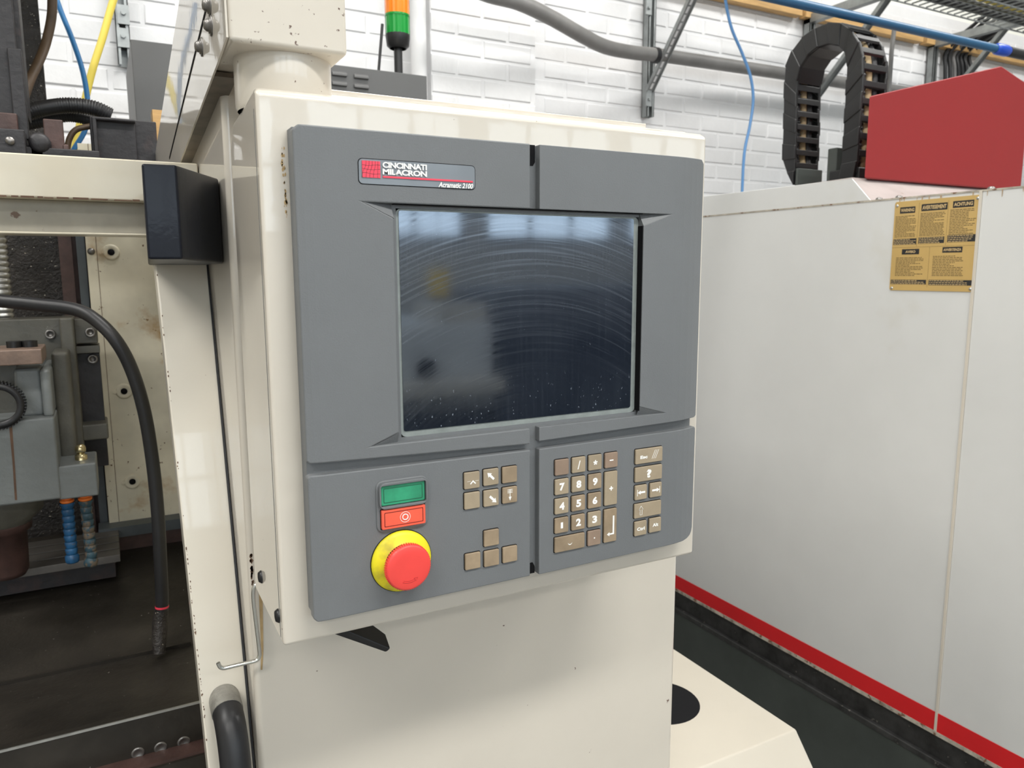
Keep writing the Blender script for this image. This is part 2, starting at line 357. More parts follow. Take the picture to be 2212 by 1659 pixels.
for r in range(-20, 40):
    z = z_ref + 0.075*r
    if z < 0.9 or z+0.07 > 2.97: continue
    off = 0.1125 if r % 2 else 0
    x = -1.5 - off
    while x < 7.6:
        if not (x > px0-0.2 and x+0.215 < px1+0.1) or True:
            a = (x, BW, z); q = [(x, BW, z), (x+0.215, BW, z), (x+0.215, BW, z+0.066), (x, BW, z+0.066)]
            if px0-0.10 < x and x+0.215 < px1+0.16: pass
            elif visible(*q) and n_b < 296:
                o = bpy.data.objects.new('brick', random.choice(BR)); COL.objects.link(o); o.parent = wall
                o.location = Vector(a) + Vector((0, random.uniform(-.0012, .0012), 0)) - wloc(wall); n_b += 1
            else:
                rest.add([(x+.001, BW+.001, z), (x+.214, BW+.001, z), (x+.214, BW+.001, z+.066), (x+.001, BW+.001, z+.066),
                          (x+.006, BW-.0045, z+.005), (x+.209, BW-.0045, z+.005), (x+.209, BW-.0045, z+.061), (x+.006, BW-.0045, z+.061)],
                         [(4,5,6,7),(0,1,5,4),(1,2,6,5),(2,3,7,6),(3,0,4,7)])
        x += 0.225
stuff(rest.build('brick_courses', M['brick'], wall))
# pier bricks (front) : stretchers and headers alternate
pw = px1 - px0
for r in range(-12, 14):
    z = z_ref + 0.075*r
    if z+0.07 > 2.97: continue
    xs = []; x = px0 + (0.0 if r % 2 else -0.1125)
    while x < px1 - 0.03:
        a = max(x, px0); b = min(x+0.215, px1); xs.append((a, b)); x += 0.225
    for a, b in xs:
        o = bpy.data.objects.new('brick', random.choice(BR)); COL.objects.link(o); o.parent = pier
        o.scale = ((b-a)/0.215, 1, 1); o.location = Vector((a, PW, z)) - wloc(pier)

# rear of the hall (seen only as reflections in the screen and the gloss paint)
for i, wx in enumerate([-3.6, -1.4, 0.8, 3.0, 5.2, 7.4]):
    fr = MB()
    for a in (0, 0.62, 1.24, 1.86): fr.box(wx-0.97+a, wx-0.91+a, -7.5, -7.42, 1.88, 3.40)
    for b in (1.88, 2.62, 3.34): fr.box(wx-0.97, wx+0.95, -7.5, -7.42, b, b+0.06)
    f_ = struct(fr.build('window_%d' % (i+1), M['frame']))
    for a in (0, 0.62, 1.24):
        for b in (1.94, 2.68): MB().box(wx-0.91+a, wx-0.35+a, -7.47, -7.46, b, b+0.66 if b > 2.5 else b+0.68).build('pane', M['pane'], f_)
t = thing('machining_centre', (2.0, -4.5, 0), 'pale machining centre across the hall behind the photographer, mirrored in the screen', 'machine')
MB().box(1.3, 2.62, -5.2, -4.0, 0.45, 1.12).build('enclosure', M['mach_white'], t, 0.03)
MB().box(2.2, 2.58, -4.6, -4.02, 1.12, 1.26).build('top_box', M['cream'], t, 0.01)
MB().box(1.35, 2.57, -5.1, -4.05, 0.0, 0.46).build('plinth', M['navy'], t)
MB().box(1.7, 2.60, -3.99, -3.75, 0.60, 0.72).build('tray', M['cream'], t, 0.02)
MB().cyl((2.05, -3.99, 0.80), (2.05, -3.93, 0.80), 0.07, 24).build('hand_wheel', M['blackplastic'], t)
tag(MB().box(2.75, 6.9, -5.6, -4.2, 0, 1.36).build('machine_tool', M['navy'], None, 0.03), 'dark blue machine tool across the hall, right of the pale one, mirrored in the screen', 'machine')
tag(MB().box(2.05, 2.20, -3.9, -3.88, 1.32, 1.52).build('wall_sign', M['sign_yellow'], None, 0.004), 'yellow notice board hanging across the hall behind the photographer', 'sign')
tag(MB().cyl((2.125, -3.89, 1.52), (2.125, -3.89, CEIL), 0.006, 8).build('sign_hanger', M['steel'], None), 'thin steel rod that the yellow notice board hangs from', 'rod')
for lx, ly in LAMPS:
    t = thing('ceiling_light', (lx, ly, CEIL-0.5), 'long white ceiling light, %s, %s' % ('left' if lx < 0 else 'middle' if lx < 3 else 'right', 'nearest the brick wall' if ly > 0 else 'farthest from the brick wall' if ly < -4 else 'second from the brick wall'), 'lamp', 'ceiling lights out of the frame')
    MB().box(lx-1.0, lx+1.0, ly-0.28, ly+0.28, CEIL-0.455, CEIL-0.38).build('lamp_housing', M['mach_white'], t)
    MB().box(lx-0.95, lx+0.95, ly-0.25, ly+0.25, CEIL-0.462, CEIL-0.457).build('diffuser', M['lamp'], t)
    for sx in (-0.8, 0.8): MB().cyl((lx+sx, ly, CEIL-0.38), (lx+sx, ly, CEIL), 0.006, 6).build('hanger', M['steel'], t)
# ================================================================== CONTROL PENDANT
PX0, PX1, PF = 0.1125, 0.5635, 0.625
pend = thing('control_pendant', (0.3, 0.69, 1.185), 'cream control pendant with a grey bezel, dark screen and tan keypads', 'control panel')
hs = MB().prism([(PF, 1.185), (PF, 1.6365), (0.632, 1.6405), (0.742, 1.632), (0.762, 1.612), (0.762, 1.190), (0.757, 1.185)], 'x', PX0, PX1).build('housing', M['cream'], pend, 0.0045, 3)
MB().box(PX0-0.0003, PX0+0.02, 0.6345, 0.6350, 1.19, 1.625).build('seam', M['bezel'], pend)
for px, py in ((602, 1330), (565, 1246)):
    p = at(px, py, x=PX0)
    MB().lathe((PX0+0.001, p.y, p.z), (-1, 0, 0), [(0, .0062), (.0015, .0062), (.004, .0045), (.0045, 0)], 16).build('plug', M['blackplastic'], pend)
MB().lathe((0.142, 0.66, 1.186), (0, 0, -1), [(0, .0085), (.003, .0085), (.006, .005), (.007, 0)], 16).build('plug', M['blackplastic'], pend)
lv = MB(); p0 = Vector((0.158, 0.70, 1.182)); p1 = at(838, 1390, y=0.665)
lv.add([(0.128,0.675,1.186),(0.150,0.665,1.186),(0.175,0.715,1.186),(0.150,0.720,1.186),
        (p1.x-.004,p1.y-.006,p1.z-.006),(p1.x+.001,p1.y-.006,p1.z-.003),(p1.x+.001,p1.y+.008,p1.z+.006),(p1.x-.004,p1.y+.008,p1.z+.004)],
       [(0,1,2,3),(7,6,5,4),(0,4,5,1),(1,5,6,2),(2,6,7,3),(3,7,4,0)])
lv.cyl((0.165, 0.705, 1.185), (0.165, 0.705, 1.168), 0.011, 16)
lv.build('clamp_lever', M['blackplastic'], pend, 0.0015)

# bezel: backing slab, then proud panels with grooves between them
BZ0, BZ1, BX0, BX1 = 1.2120, 1.6105, 0.1338, 0.5445
def bend(mb_obj):
    m = mb_obj.data; bm = bmesh.new(); bm.from_mesh(m); L = wloc(mb_obj)
    for xc in (0.505, 0.515, 0.525, 0.533, 0.540, 0.146, 0.140):
        bmesh.ops.bisect_plane(bm, geom=bm.verts[:]+bm.edges[:]+bm.faces[:], plane_co=(xc-L.x, 0, 0), plane_no=(1, 0, 0))
    for v in bm.verts:
        x = v.co.x + L.x
        if x > 0.505 and v.co.y + L.y < 0.6235: v.co.y += 0.0075*((x-0.505)/0.04)**2
        if x < 0.146 and v.co.y + L.y < 0.6235: v.co.y += 0.0022*((0.146-x)/0.0122)**2
    bm.normal_update(); bm.to_mesh(m); bm.free()
GD = 0.6075
# screen opening (at recess depth)
s_tl, s_tr, s_bl, s_br = at(849, 449, y=0.609), at(1391, 471, y=0.609), at(870, 946, y=0.609), at(1381, 886, y=0.609)
SX0, SX1 = (s_tl.x+s_bl.x)/2, (s_tr.x+s_br.x)/2; SZ0, SZ1 = (s_bl.z+s_br.z)/2, (s_tl.z+s_tr.z)/2
HX0, HX1 = 0.2118, 0.4647
SX1 = min(SX1, 0.4646)
HT, HB = 1.5548, 1.3562
def frame_mb(x0, x1, z0, z1, a0, a1, b0, b1, ya, yb):
    mb = MB()
    mb.box(x0, a0, ya, yb, z0, z1); mb.box(a1, x1, ya, yb, z0, z1); mb.box(a0, a1, ya, yb, z0, b0); mb.box(a0, a1, ya, yb, b1, z1); return mb
bk = frame_mb(BX0+.0012, BX1-.0022, BZ0+.0045, BZ1-.001, SX0, SX1, SZ0, SZ1, GD, PF+0.001)
bezel = bk.build('bezel', M['bezel'], pend); bend(bezel)
GX0, GX1 = 0.3388, 0.3484
def panel(name, pts, top=0.600):
    o = MB().prism(pts, 'y', top, GD+0.002).build(name, M['bezel'], bezel); bend(o)
    b = o.modifiers.new('bevel', 'BEVEL'); b.width = 0.0011; b.segments = 2; b.limit_method = 'ANGLE'; b.angle_limit = math.radians(40)
    return o
# left and right halves of the upper panel are C-shaped around the screen
r = 0.004
panel('bezel_panel', [(BX0+r, BZ1), (BX0, BZ1-r), (BX0, 1.3472+r*.5), (BX0+r*.5, 1.3472), (GX0, 1.3412+.0), (GX0, HB), (0.1881, HB), (HX0, 1.3655), (HX0, 1.543), (0.1867, HT), (GX0, HT), (GX0, BZ1)])
panel('bezel_panel', [(GX1, BZ1), (GX1, HT), (0.4985, HT), (HX1, 1.543), (HX1, 1.3655), (0.4975, HB), (GX1, HB), (GX1, 1.3430), (BX1-.003, 1.3465), (BX1, 1.3485), (BX1, BZ1-r), (BX1-r, BZ1)])
panel('bezel_panel', [(BX0+.002, 1.3372), (GX0, 1.3357), (GX0, BZ0+.0006), (BX0+.003, BZ0), (BX0, BZ0+.003), (BX0, 1.3352)])
panel('bezel_panel', [(GX1, 1.3354), (BX1-.002, 1.3363), (BX1, 1.3340), (BX1, BZ0+.013), (BX1-.0012, BZ0+.0085), (BX1-.004, BZ0+.0050), (BX1-.009, BZ0+.0026), (BX1-.016, BZ0+.0012), (GX1, BZ0)])
# sloping facets at the four corners of the screen opening
for sx, a, b in ((1, 0.1867, HX0), (-1, 0.4985, HX1)):
    fc = MB(); fc.add([(a, 0.6003, HT), (b, GD, HT), (b, GD, 1.540), (b, 0.6003, 1.543)], [(0, 1, 3), (1, 2, 3)])
    fc.build('corner_facet', M['bezel'], bezel)
    MB().add([(a+.0014*sx, 0.6003, HB), (b, GD-0.002, HB), (b, 0.6003, 1.3655)], [(0, 1, 2)]).build('corner_facet', M['bezel'], bezel)
# notches at the ends of the vertical groove
for z0, z1 in ((1.592, BZ1+.0004), (BZ0-.0004, 1.2225)):
    nb = MB().prism([(GX0+.0008, z0+.004 if z0 > 1.5 else z0), (GX0+.003, z0+(.0008 if z0 > 1.5 else 0)), (GX1-.003, z0+(.0008 if z0 > 1.5 else 0)), (GX1-.0008, z0+.004 if z0 > 1.5 else z0),
                     (GX1-.0008, z1 if z0 > 1.5 else z1-.004), (GX1-.003, z1), (GX0+.003, z1), (GX0+.0008, z1 if z0 > 1.5 else z1-.004)], 'y', GD-0.0004, GD+.001)
    nb.build('notch', M['key_dark'], bezel)
# screen: gasket, glass
gk = MB()
pts_o = rrect(SX0, SX1, SZ0, SZ1, 0.005); gk.prism(pts_o, 'y', 0.6085, 0.6135)
gask = gk.build('screen_gasket', M['gasket'], pend)
MB().box(HX1-.0005, HX1+.0003, 0.6010, 0.609, SZ0+.002, 1.543).build('recess_shade_liner', M['key_dark'], gask)  # black liner that puts the recess wall's shade into colour
MB().box(HX0+.001, HX1, 0.6015, 0.6085, HT-.0006, HT+.0003).build('recess_shade_liner', M['key_dark'], gask)  # likewise a black liner for shade below the top edge
gl0, gl1 = at(861, 470, y=0.608), at(1361, 880, y=0.608); glb = at(872, 932, y=0.608)
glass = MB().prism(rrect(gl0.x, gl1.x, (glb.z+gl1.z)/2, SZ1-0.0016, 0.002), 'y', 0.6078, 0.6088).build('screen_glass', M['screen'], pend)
glass['label'] = 'dark glass screen with wiped dust, scratches and painted-in window glare'

# rust bloom on the housing beside the bezel
st = MB(); rnd = random.Random(8)
for k in range(34):
    z = 1.598 - .055*rnd.random()**1.3; s_ = rnd.uniform(.0003, .0012); x = .1318+rnd.uniform(-.0018, .0006)
    st.add([(x+s_*rnd.uniform(.5, 1)*math.cos(t), .6247, z+2.2*s_*rnd.uniform(.5, 1)*math.sin(t)) for t in [q*math.pi/3 for q in range(6)]], [list(range(6))])
stuff(st.build('rust_bloom', M['rust_run'], pend))
# badge
bl, bt = at(775, 342, y=0.6).x, at(775, 342, y=0.6).z
bx0, bx1, bz0, bz1 = 0.1836, 0.2845, 1.5690, 1.5880
MB().prism(rrect(bx0-.0006, bx1+.0006, bz0-.0006, bz1+.0006, .0036), 'y', 0.5998, 0.601).build('badge_groove', M['key_dark'], pend)
badge = MB().prism(rrect(bx0, bx1, bz0, bz1, .0032), 'y', 0.5994, 0.601).build('badge', M['logo_grey'], pend)
badge['label'] = 'grey badge reading CINCINNATI MILACRON Acramatic 2100'
YB = 0.5994
e = MB().box(0.1862, 0.2010, YB-.0008, YB, 1.5738, 1.5866).build('emblem', M['logo_red'], badge); e['label'] = 'red square emblem with wavy grid lines'
gl = MB()
for k in range(1, 4):
    z = 1.5738 + 0.0128*k/4
    gl.tube([(0.1862+0.0148*i/8, YB-.00085, z+0.0004*math.sin(i*.7+k)) for i in range(9)], 0.00013, 5, False)
for k in range(5):
    x = 0.1862 + 0.0148*(k+0.55)/5.3
    gl.tube([(x+0.0017*math.tanh((j-4)*.6)*(1 if k < 4 else .3)*(1-.15*k), YB-.00085, 1.5738+0.0128*j/8) for j in range(9)], 0.00013, 5, False)
gl.build('grid_lines', M['ink'], badge)
for txt, cz in (('CINCINNATI', 1.58425), ('MILACRON', 1.57905)):
    lt = lettering(MB(), txt, 0.2218, cz, YB-.0009, 0.0378, 0.0046, weight=0.035, spacing=0.93)
    lettering(lt, txt, 0.2218, cz, YB-.0006, 0.0378, 0.0046, weight=0.035, spacing=0.93)
    lt.build('lettering', M['print'], badge)
MB().box(0.2030, 0.2822, YB-.0008, YB, 1.5743, 1.5757).build('red_line', M['logo_red'], badge)
sh = MB(); vs, fs = text_mb('Acramatic 2100', 0.0318, 0.0043, weight=0.03, shear=0.28)
sh.add([(0.2665+a, YB-.0008, 1.5713+b) for a, b in vs], fs).build('lettering', M['print'], badge)

# keys
def key(x, z, w=0.0152, h=0.0152, m='key', label=None, hgt=0.0021):
    k = MB().prism(rrect(x-w/2, x+w/2, z-h/2, z+h/2, 0.0009, 2), 'y', 0.6-hgt, 0.6006).build('key', M[m], pend, 0.0006, 2)
    g = MB().prism(rrect(x-w/2-.00075, x+w/2+.0005, z-h/2-.0006, z+h/2+.00075, 0.0014, 2), 'y', 0.59985, 0.6004).build('key_gap', M['key_dark'], k)
    if label: k['label'] = label
    return k
YK = 0.6-0.0021-0.00012
def sym(k, fn, name='key_symbol'):
    mb = MB(); fn(mb); return mb.build(name, M['print'], k)
def T(txt, x, z, h, wgt=0.04, width=None, **kw): return lambda mb: lettering(mb, txt, x, z, YK, width, h, weight=wgt, **kw)
cx = [0.3725, 0.3915, 0.4105, 0.4297]; rz = [1.3153, 1.2962, 1.2771, 1.2579, 1.2387]
key(cx[0], rz[0], m='key_brown', label='blank browned key at the top left of the number pad')
sym(key(cx[1], rz[0], label='tan key marked with a slash'), lambda mb: poly(mb, [(cx[1]-.0017, rz[0]-.0042), (cx[1]-.0006, rz[0]-.0042), (cx[1]+.0017, rz[0]+.0042), (cx[1]+.0006, rz[0]+.0042)], YK))
def star(mb):
    for a in range(5):
        t = math.radians(90+72*a); u = Vector((math.cos(t), math.sin(t))); v = Vector((-u.y, u.x))*0.00055; e = u*0.0024
        poly(mb, [(cx[2]+q.x, rz[0]+q.y) for q in (-v, e-v*1.3, e+v*1.3, v)], YK - .00001*a)
sym(key(cx[2], rz[0], label='tan key marked with an asterisk'), star)
sym(key(cx[3], rz[0], m='key_brown', label='browned key marked with a minus sign'), lambda mb: mb.box(cx[3]-.0022, cx[3]+.0022, YK, YK+.0001, rz[0]-.0006, rz[0]+.0006))
for rr, digs in ((1, '789'), (2, '456'), (3, '123')):
    for c, dgt in enumerate(digs):
        worn = dgt in '12569'
        sym(key(cx[c], rz[rr], m='key_worn' if worn else 'key', label='%s key marked %s' % ('worn tan' if worn else 'tan', dgt)), T(dgt, cx[c], rz[rr], 0.0076 if dgt != '1' else 0.006, 0.05, 0.0057 if dgt != '1' else 0.0026))
zk = (rz[0]*0+1.2866)
def plus(mb):
    mb.box(cx[3]-.0022, cx[3]+.0022, YK, YK+.0001, zk-.0007, zk+.0007); mb.box(cx[3]-.0007, cx[3]+.0007, YK-.0001, YK, zk-.0022, zk+.0022)
sym(key(cx[3], zk, h=0.0343, label='tall tan key marked with a plus sign'), plus)
ze = 1.2483
def enter(mb):
    x = cx[3]; mb.box(x+.0026, x+.0044, YK, YK+.0001, ze-.0096, ze+.0098); mb.box(x-.0015, x+.0026, YK, YK+.0001, ze-.0096, ze-.0080)
    poly(mb, [(x-.0012, ze-.0066), (x-.0044, ze-.0088), (x-.0012, ze-.0110)], YK)
sym(key(cx[3], ze, h=0.0343, m='key_worn', label='tall worn tan key marked with an enter arrow'), enter)
def zero(mb):
    n = 14
    for i in range(n):
        a0, a1 = math.radians(190+160*i/n), math.radians(190+160*(i+1)/n); w0 = .0009*math.sin(math.pi*i/n); w1 = .0009*math.sin(math.pi*(i+1)/n)
        poly(mb, [(cx[0]+.0095+.0026*math.cos(a0), rz[4]+.0009+.0030*math.sin(a0)), (cx[0]+.0095+.0026*math.cos(a1), rz[4]+.0009+.0030*math.sin(a1)),
                  (cx[0]+.0095+(.0026-w1)*math.cos(a1), rz[4]+.0009+(.0030-w1)*math.sin(a1)), (cx[0]+.0095+(.0026-w0)*math.cos(a0), rz[4]+.0009+(.0030-w0)*math.sin(a0))], YK)
sym(key((cx[0]+cx[1])/2, rz[4], w=0.0342, m='key_worn', label='wide worn key with its zero rubbed almost away'), zero)
sym(key(cx[2], rz[4], m='key_brown', label='browned key marked with a decimal point'), lambda mb: mb.cyl((cx[2], YK, rz[4]), (cx[2], YK+.0001, rz[4]), .0008, 10))
# right-hand column of keys
kx = [0.4671, 0.4861]; kc = 0.4764
def esc(mb):
    lettering(mb, 'Esc', kc-.0068, rz[0]-.0016, YK, .0092, .0034, weight=0.045)
    for q in (0, .0022, .0044): poly(mb, [(kc+.003+q, rz[0]-.0045), (kc+.0036+q, rz[0]-.0045), (kc+.0078+q, rz[0]+.0045), (kc+.0072+q, rz[0]+.0045)], YK)
sym(key(kc, 1.3145, w=0.0342, label='wide tan key marked Esc with three slanting strokes'), esc)
sym(key(kc, 1.2958, w=0.0342, label='wide tan key marked with a question mark'), T('?', kc, 1.2958, .0088, 0.06, .0062))
def arrowl(mb, x, z, s):
    mb.box(x-.0047*s-.0003, x-.0047*s+.0003, YK, YK+.0001, z-.0034, z+.0034)
    poly(mb, [(x-.0044*s, z), (x-.0008*s, z+.0022), (x-.0008*s, z-.0022)], YK); mb.box(min(x-.0008*s, x+.0050*s), max(x-.0008*s, x+.0050*s), YK, YK+.0001, z-.0010, z+.0010)
sym(key(kx[0], 1.2771, w=.0150, label='tan key marked with an arrow pointing left to a bar'), lambda mb: arrowl(mb, kx[0], 1.2771, 1))
sym(key(kx[1], 1.2771, w=.0150, label='tan key marked with an arrow pointing right to a bar'), lambda mb: arrowl(mb, kx[1], 1.2771, -1))
def shift(mb):
    x, z = kc-.0090, 1.2578; P = [(x-.0013, z-.0045), (x+.0013, z-.0045), (x+.0013, z+.0008), (x+.0028, z+.0008), (x, z+.0048), (x-.0028, z+.0008), (x-.0013, z+.0008)]
    mb.tube([(a, YK, b) for a, b in P+[P[0]]], .00026, 5, False)
sym(key(kc, 1.2578, w=0.0342, label='wide tan key marked with a hollow up arrow'), shift)
sym(key(0.4676, 1.2390, w=.0152, label='tan key marked Ctrl'), T('Ctrl', 0.4676, 1.2386, .0036, 0.04, .0096))
sym(key(0.4864, 1.2395, w=.0152, label='tan key marked Alt'), T('Alt', 0.4864, 1.2398, .0036, 0.04, .0074))
# left-hand keys
lx = [0.2780, 0.2971, 0.3162]
def chev(mb):
    x, z = lx[0]+.0008, 1.3132
    for s in (1, -1): poly(mb, [(x, z+.0022), (x, z+.0006), (x-.0022*s, z-.0016), (x-.0030*s, z-.0008)], YK)
    for q in (-.0052, -.0040, -.0028, .0028, .0040, .0052): mb.box(x+q-.0003, x+q+.0003, YK, YK+.0001, z+.0012, z+.0016)
sym(key(lx[0], 1.3152, label='tan key marked with a chevron between dotted lines'), chev)
def darrow(mb, x, z, s):
    # slanting block arrow; s=1 points up-left, s=-1 down-right
    d = Vector((-0.7071*s, 0.7071*s)); n = Vector((d.y, -d.x)); c = Vector((x+.0003*s, z))
    P = [c-d*.0042-n*.0011, c+d*.0012-n*.0011, c+d*.0012-n*.0026, c+d*.0052, c+d*.0012+n*.0026, c+d*.0012+n*.0011, c-d*.0042+n*.0011]
    poly(mb, [(q.x, q.y) for q in P], YK)
sym(key(lx[1], 1.3157, label='tan key marked with an arrow pointing up to the left'), lambda mb: darrow(mb, lx[1]-.0006, 1.3165, 1))
key(lx[2], 1.3155, m='key_worn', label='blank worn key above the key with the barred down arrow')
key(lx[0], 1.2965, label='blank tan key below the chevron key')
sym(key(lx[1], 1.2961, label='tan key marked with an arrow pointing down to the right'), lambda mb: darrow(mb, lx[1]+.0016, 1.2950, -1))
def barred(mb):
    x, z = lx[2], 1.2965
    for q in (.0048, .0034, .0020): mb.box(x-.0026, x+.0026, YK, YK+.0001, z+q-.0002, z+q+.0003)
    mb.box(x-.0003, x+.0003, YK-.0001, YK, z-.0025, z+.0052); poly(mb, [(x-.0015, z-.0018), (x+.0015, z-.0018), (x, z-.0056)], YK)
sym(key(lx[2], 1.2962, m='key_worn', label='worn key marked with a barred down arrow'), barred)
key(lx[1], 1.2583, m='key_worn', label='blank worn key at the top of the group of four')
key(lx[0], 1.2396, m='key_worn', label='blank worn key at the lower left of the group of four')
key(lx[1], 1.2389, m='key_worn', label='blank worn key at the lower middle of the group of four')
key(lx[2], 1.2391, m='key_worn', label='blank worn key at the lower right of the group of four')

# start / stop buttons in their surround
bx, bw = 0.2123, 0.0400
sur = MB().prism(rrect(0.1892, 0.2358, 1.2803, 1.3257, .0062), 'y', 0.5985, 0.6005).build('button_surround', M['bezel'], pend, 0.0010)
sur2 = MB().prism(rrect(0.1912, 0.2340, 1.3018, 1.3240, .005), 'y', 0.5935, 0.5990)
guard = MB()
o_, i_ = rrect(0.1910, 0.2342, 1.3016, 1.3245, .0055), rrect(0.1925, 0.2327, 1.3040, 1.3220, .0012)
n = len(o_)
guard.add([(a, 0.5945, b) for a, b in o_]+[(a, 0.5945, b) for a, b in i_]+[(a, 0.5990, b) for a, b in o_]+[(a, 0.5990, b) for a, b in i_],
          [f for k in range(n) for f in ((k, (k+1) % n, n+(k+1) % n, n+k), (2*n+k, 2*n+(k+1) % n, (k+1) % n, k), (n+k, n+(k+1) % n, 3*n+(k+1) % n, 3*n+k))])
guard.build('button_guard', M['bezel'], sur, 0.0005)
def pushb(x0, x1, z0, z1, m, md, lab, y0=0.5965):
    b = MB().prism(rrect(x0, x1, z0, z1, .0012, 2), 'y', y0, 0.5995).build('push_button', M[m], pend, 0.0006)
    b['label'] = lab
    gr = MB(); o_ = rrect(x0+.0022, x1-.0022, z0+.0022, z1-.0022, .0008, 2); i_ = rrect(x0+.0029, x1-.0029, z0+.0029, z1-.0029, .0006, 2); n = len(o_)
    gr.add([(a, y0-.0001, c) for a, c in o_]+[(a, y0-.0001, c) for a, c in i_], [(k, (k+1) % n, n+(k+1) % n, n+k) for k in range(n)]).build('groove', M[md], b)
    MB().prism(rrect(x0-.0006, x1+.0006, z0-.0006, z1+.0006, .0012, 2), 'y', 0.5984, 0.5992).build('button_gap', M['key_dark'], b)
    return b
pushb(0.1927, 0.2322, 1.3044, 1.3217, 'green', 'green_dark', 'green rectangular push button')
rb = pushb(0.1927, 0.2322, 1.2837, 1.3008, 'redb', 'redb_dark', 'coral red push button with a white double circle', 0.5957)
ds = MB()
for R_, t_ in ((.0045, .00022), (.0024, .0005)): ds.tube([(0.2135+R_*math.cos(a*math.pi/16), 0.5955, 1.2924+R_*math.sin(a*math.pi/16)) for a in range(33)], t_, 5, False)
ds.build('symbol', M['print'], rb)
# emergency stop
ex, ez = 0.2104, 1.2524
es = MB().lathe((ex, 0.5999, ez), (0, -1, 0), [(0, .0270), (.0008, .0272), (.0022, .0268), (.0040, .0235), (.0060, .0185), (.0072, .017)], 48).build('emergency_stop', M['yellow'], pend)
es['label'] = 'yellow domed collar with a red mushroom stop button'
MB().lathe((ex, 0.60005, ez), (0, -1, 0), [(0, .0277), (.0006, .0277), (.0006, .0262)], 48).build('collar_edge', M['key_dark'], es)
cap = MB(); cap.lathe((ex, 0.5935, ez), (0, -1, 0), [(0, .0150), (.004, .0155), (.0055, .0180), (.0070, .0193), (.0118, .0198), (.0128, .0192), (.0133, .018), (.0135, .012), (.0135, 0)], 60)
for k in range(60):
    a = 2*math.pi*k/60; u = Vector((math.cos(a), 0, math.sin(a))); v = Vector((-u.z, 0, u.x))*.00042; c = Vector((ex, 0, ez))
    p = c+u*.0194; q = c+u*.0203
    cap.hexa([(p-v)+Vector((0, .5815, 0)), (q-v)+Vector((0, .5820, 0)), (q+v)+Vector((0, .5820, 0)), (p+v)+Vector((0, .5815, 0))], [(p-v)+Vector((0, .5865, 0)), (q-v)+Vector((0, .5865, 0)), (q+v)+Vector((0, .5865, 0)), (p+v)+Vector((0, .5865, 0))])
cap.build('stop_cap', M['estop'], es)
ar = MB(); R_ = .0128; yb = 0.5800
ar.tube([(ex+(R_)*math.cos(math.radians(a))-0.0005, yb, ez+R_*math.sin(math.radians(a))) for a in range(244, 300, 4)], .00032, 5)
ar.tube([(ex+(R_-.0014)*math.cos(math.radians(a))-0.0005, yb, ez+(R_-.0014)*math.sin(math.radians(a))) for a in range(244, 296, 4)], .00022, 5)
ah = [(R_-.0022, 294), (R_-.0006, 310), (R_+.0006, 298)]
ap = [(ex+rr*math.cos(math.radians(a))-0.0005, yb, ez+rr*math.sin(math.radians(a))) for rr, a in ah]; ar.tube(ap+[ap[0]], .00032, 5)
ar.build('arrow_mark', mat('dark_red_relief', (0.50, 0.02, 0.018), 0.4), es)

# ================================================================== THE MACHINE THE PENDANT HANGS ON
mc = thing('milling_machine', (0.4, 1.2, 0), 'cream milling machine with a tall cabinet, header beam and open dark work chamber', 'machine')
cab = MB().box(0.1105, 0.6845, 0.79, 1.9, 0.02, 1.678).build('cabinet', M['cream'], mc, 0.007, 4)
MB().box(0.14, 0.66, 0.83, 1.86, 0.0, 0.03).build('plinth', M['blackplastic'], mc)
MB().box(0.112, 0.62, 0.80, 0.812, 1.678, 1.684).build('top_strip', M['cream'], mc, 0.001)
# cantilever arm that carries the pendant
MB().box(0.0985, 0.1915, 0.645, 0.95, 1.676, 2.1).build('arm_box', M['cream_top'], mc, 0.004, 3)
ap = MB().prism([(0.70, 1.6725), (1.073, 1.6385), (1.30, 1.618), (1.52, 1.60), (1.512, 1.7065), (0.957, 1.7985), (0.646, 1.852), (0.646, 1.6785)], 'x', 0.0968, 0.0984).build('arm_plate', M['cream'], mc)
sg = MB(); sg.bar((0.0967, 1.225, 1.662), (0.0967, 0.655, 1.741), 0.0008, 0.0035); sg.build('plate_seam', M['key_dark'], mc)
MB().prism([(0.74, 1.6705), (1.073, 1.6385), (1.30, 1.618), (1.30, 1.622), (1.073, 1.6425), (0.74, 1.6745)], 'x', 0.0985, 0.118).build('arm_flange', mat('brown_flange', (0.17, 0.135, 0.10), 0.4, var=.6, vscale=25), mc)  # brown strip with random darker mottling
for px, py in ((449, 12), (452, 55), (432, 101)):
    p = at(px, py, x=0.095)
    b = MB().lathe((0.0970, p.y, p.z), (-1, 0, 0), [(0, .0085), (.0012, .0085), (.0012, .0065), (.0025, .0065), (.0025, .0052), (.0045, .0050), (.0065, .0032), (.0070, 0)], 20).build('bolt', M['bolt'], mc)
# swivel post
MB().lathe((0.1485, 0.693, 1.634), (0, 0, 1), [(0, .0385), (.003, .0400), (.043, .0400)], 56).build('swivel_post', M['cream_top'], mc)
MB().lathe((0.1485, 0.693, 1.629), (0, 0, 1), [(0, .036), (.006, .036)], 40).build('swivel_washer', M['key_dark'], mc)

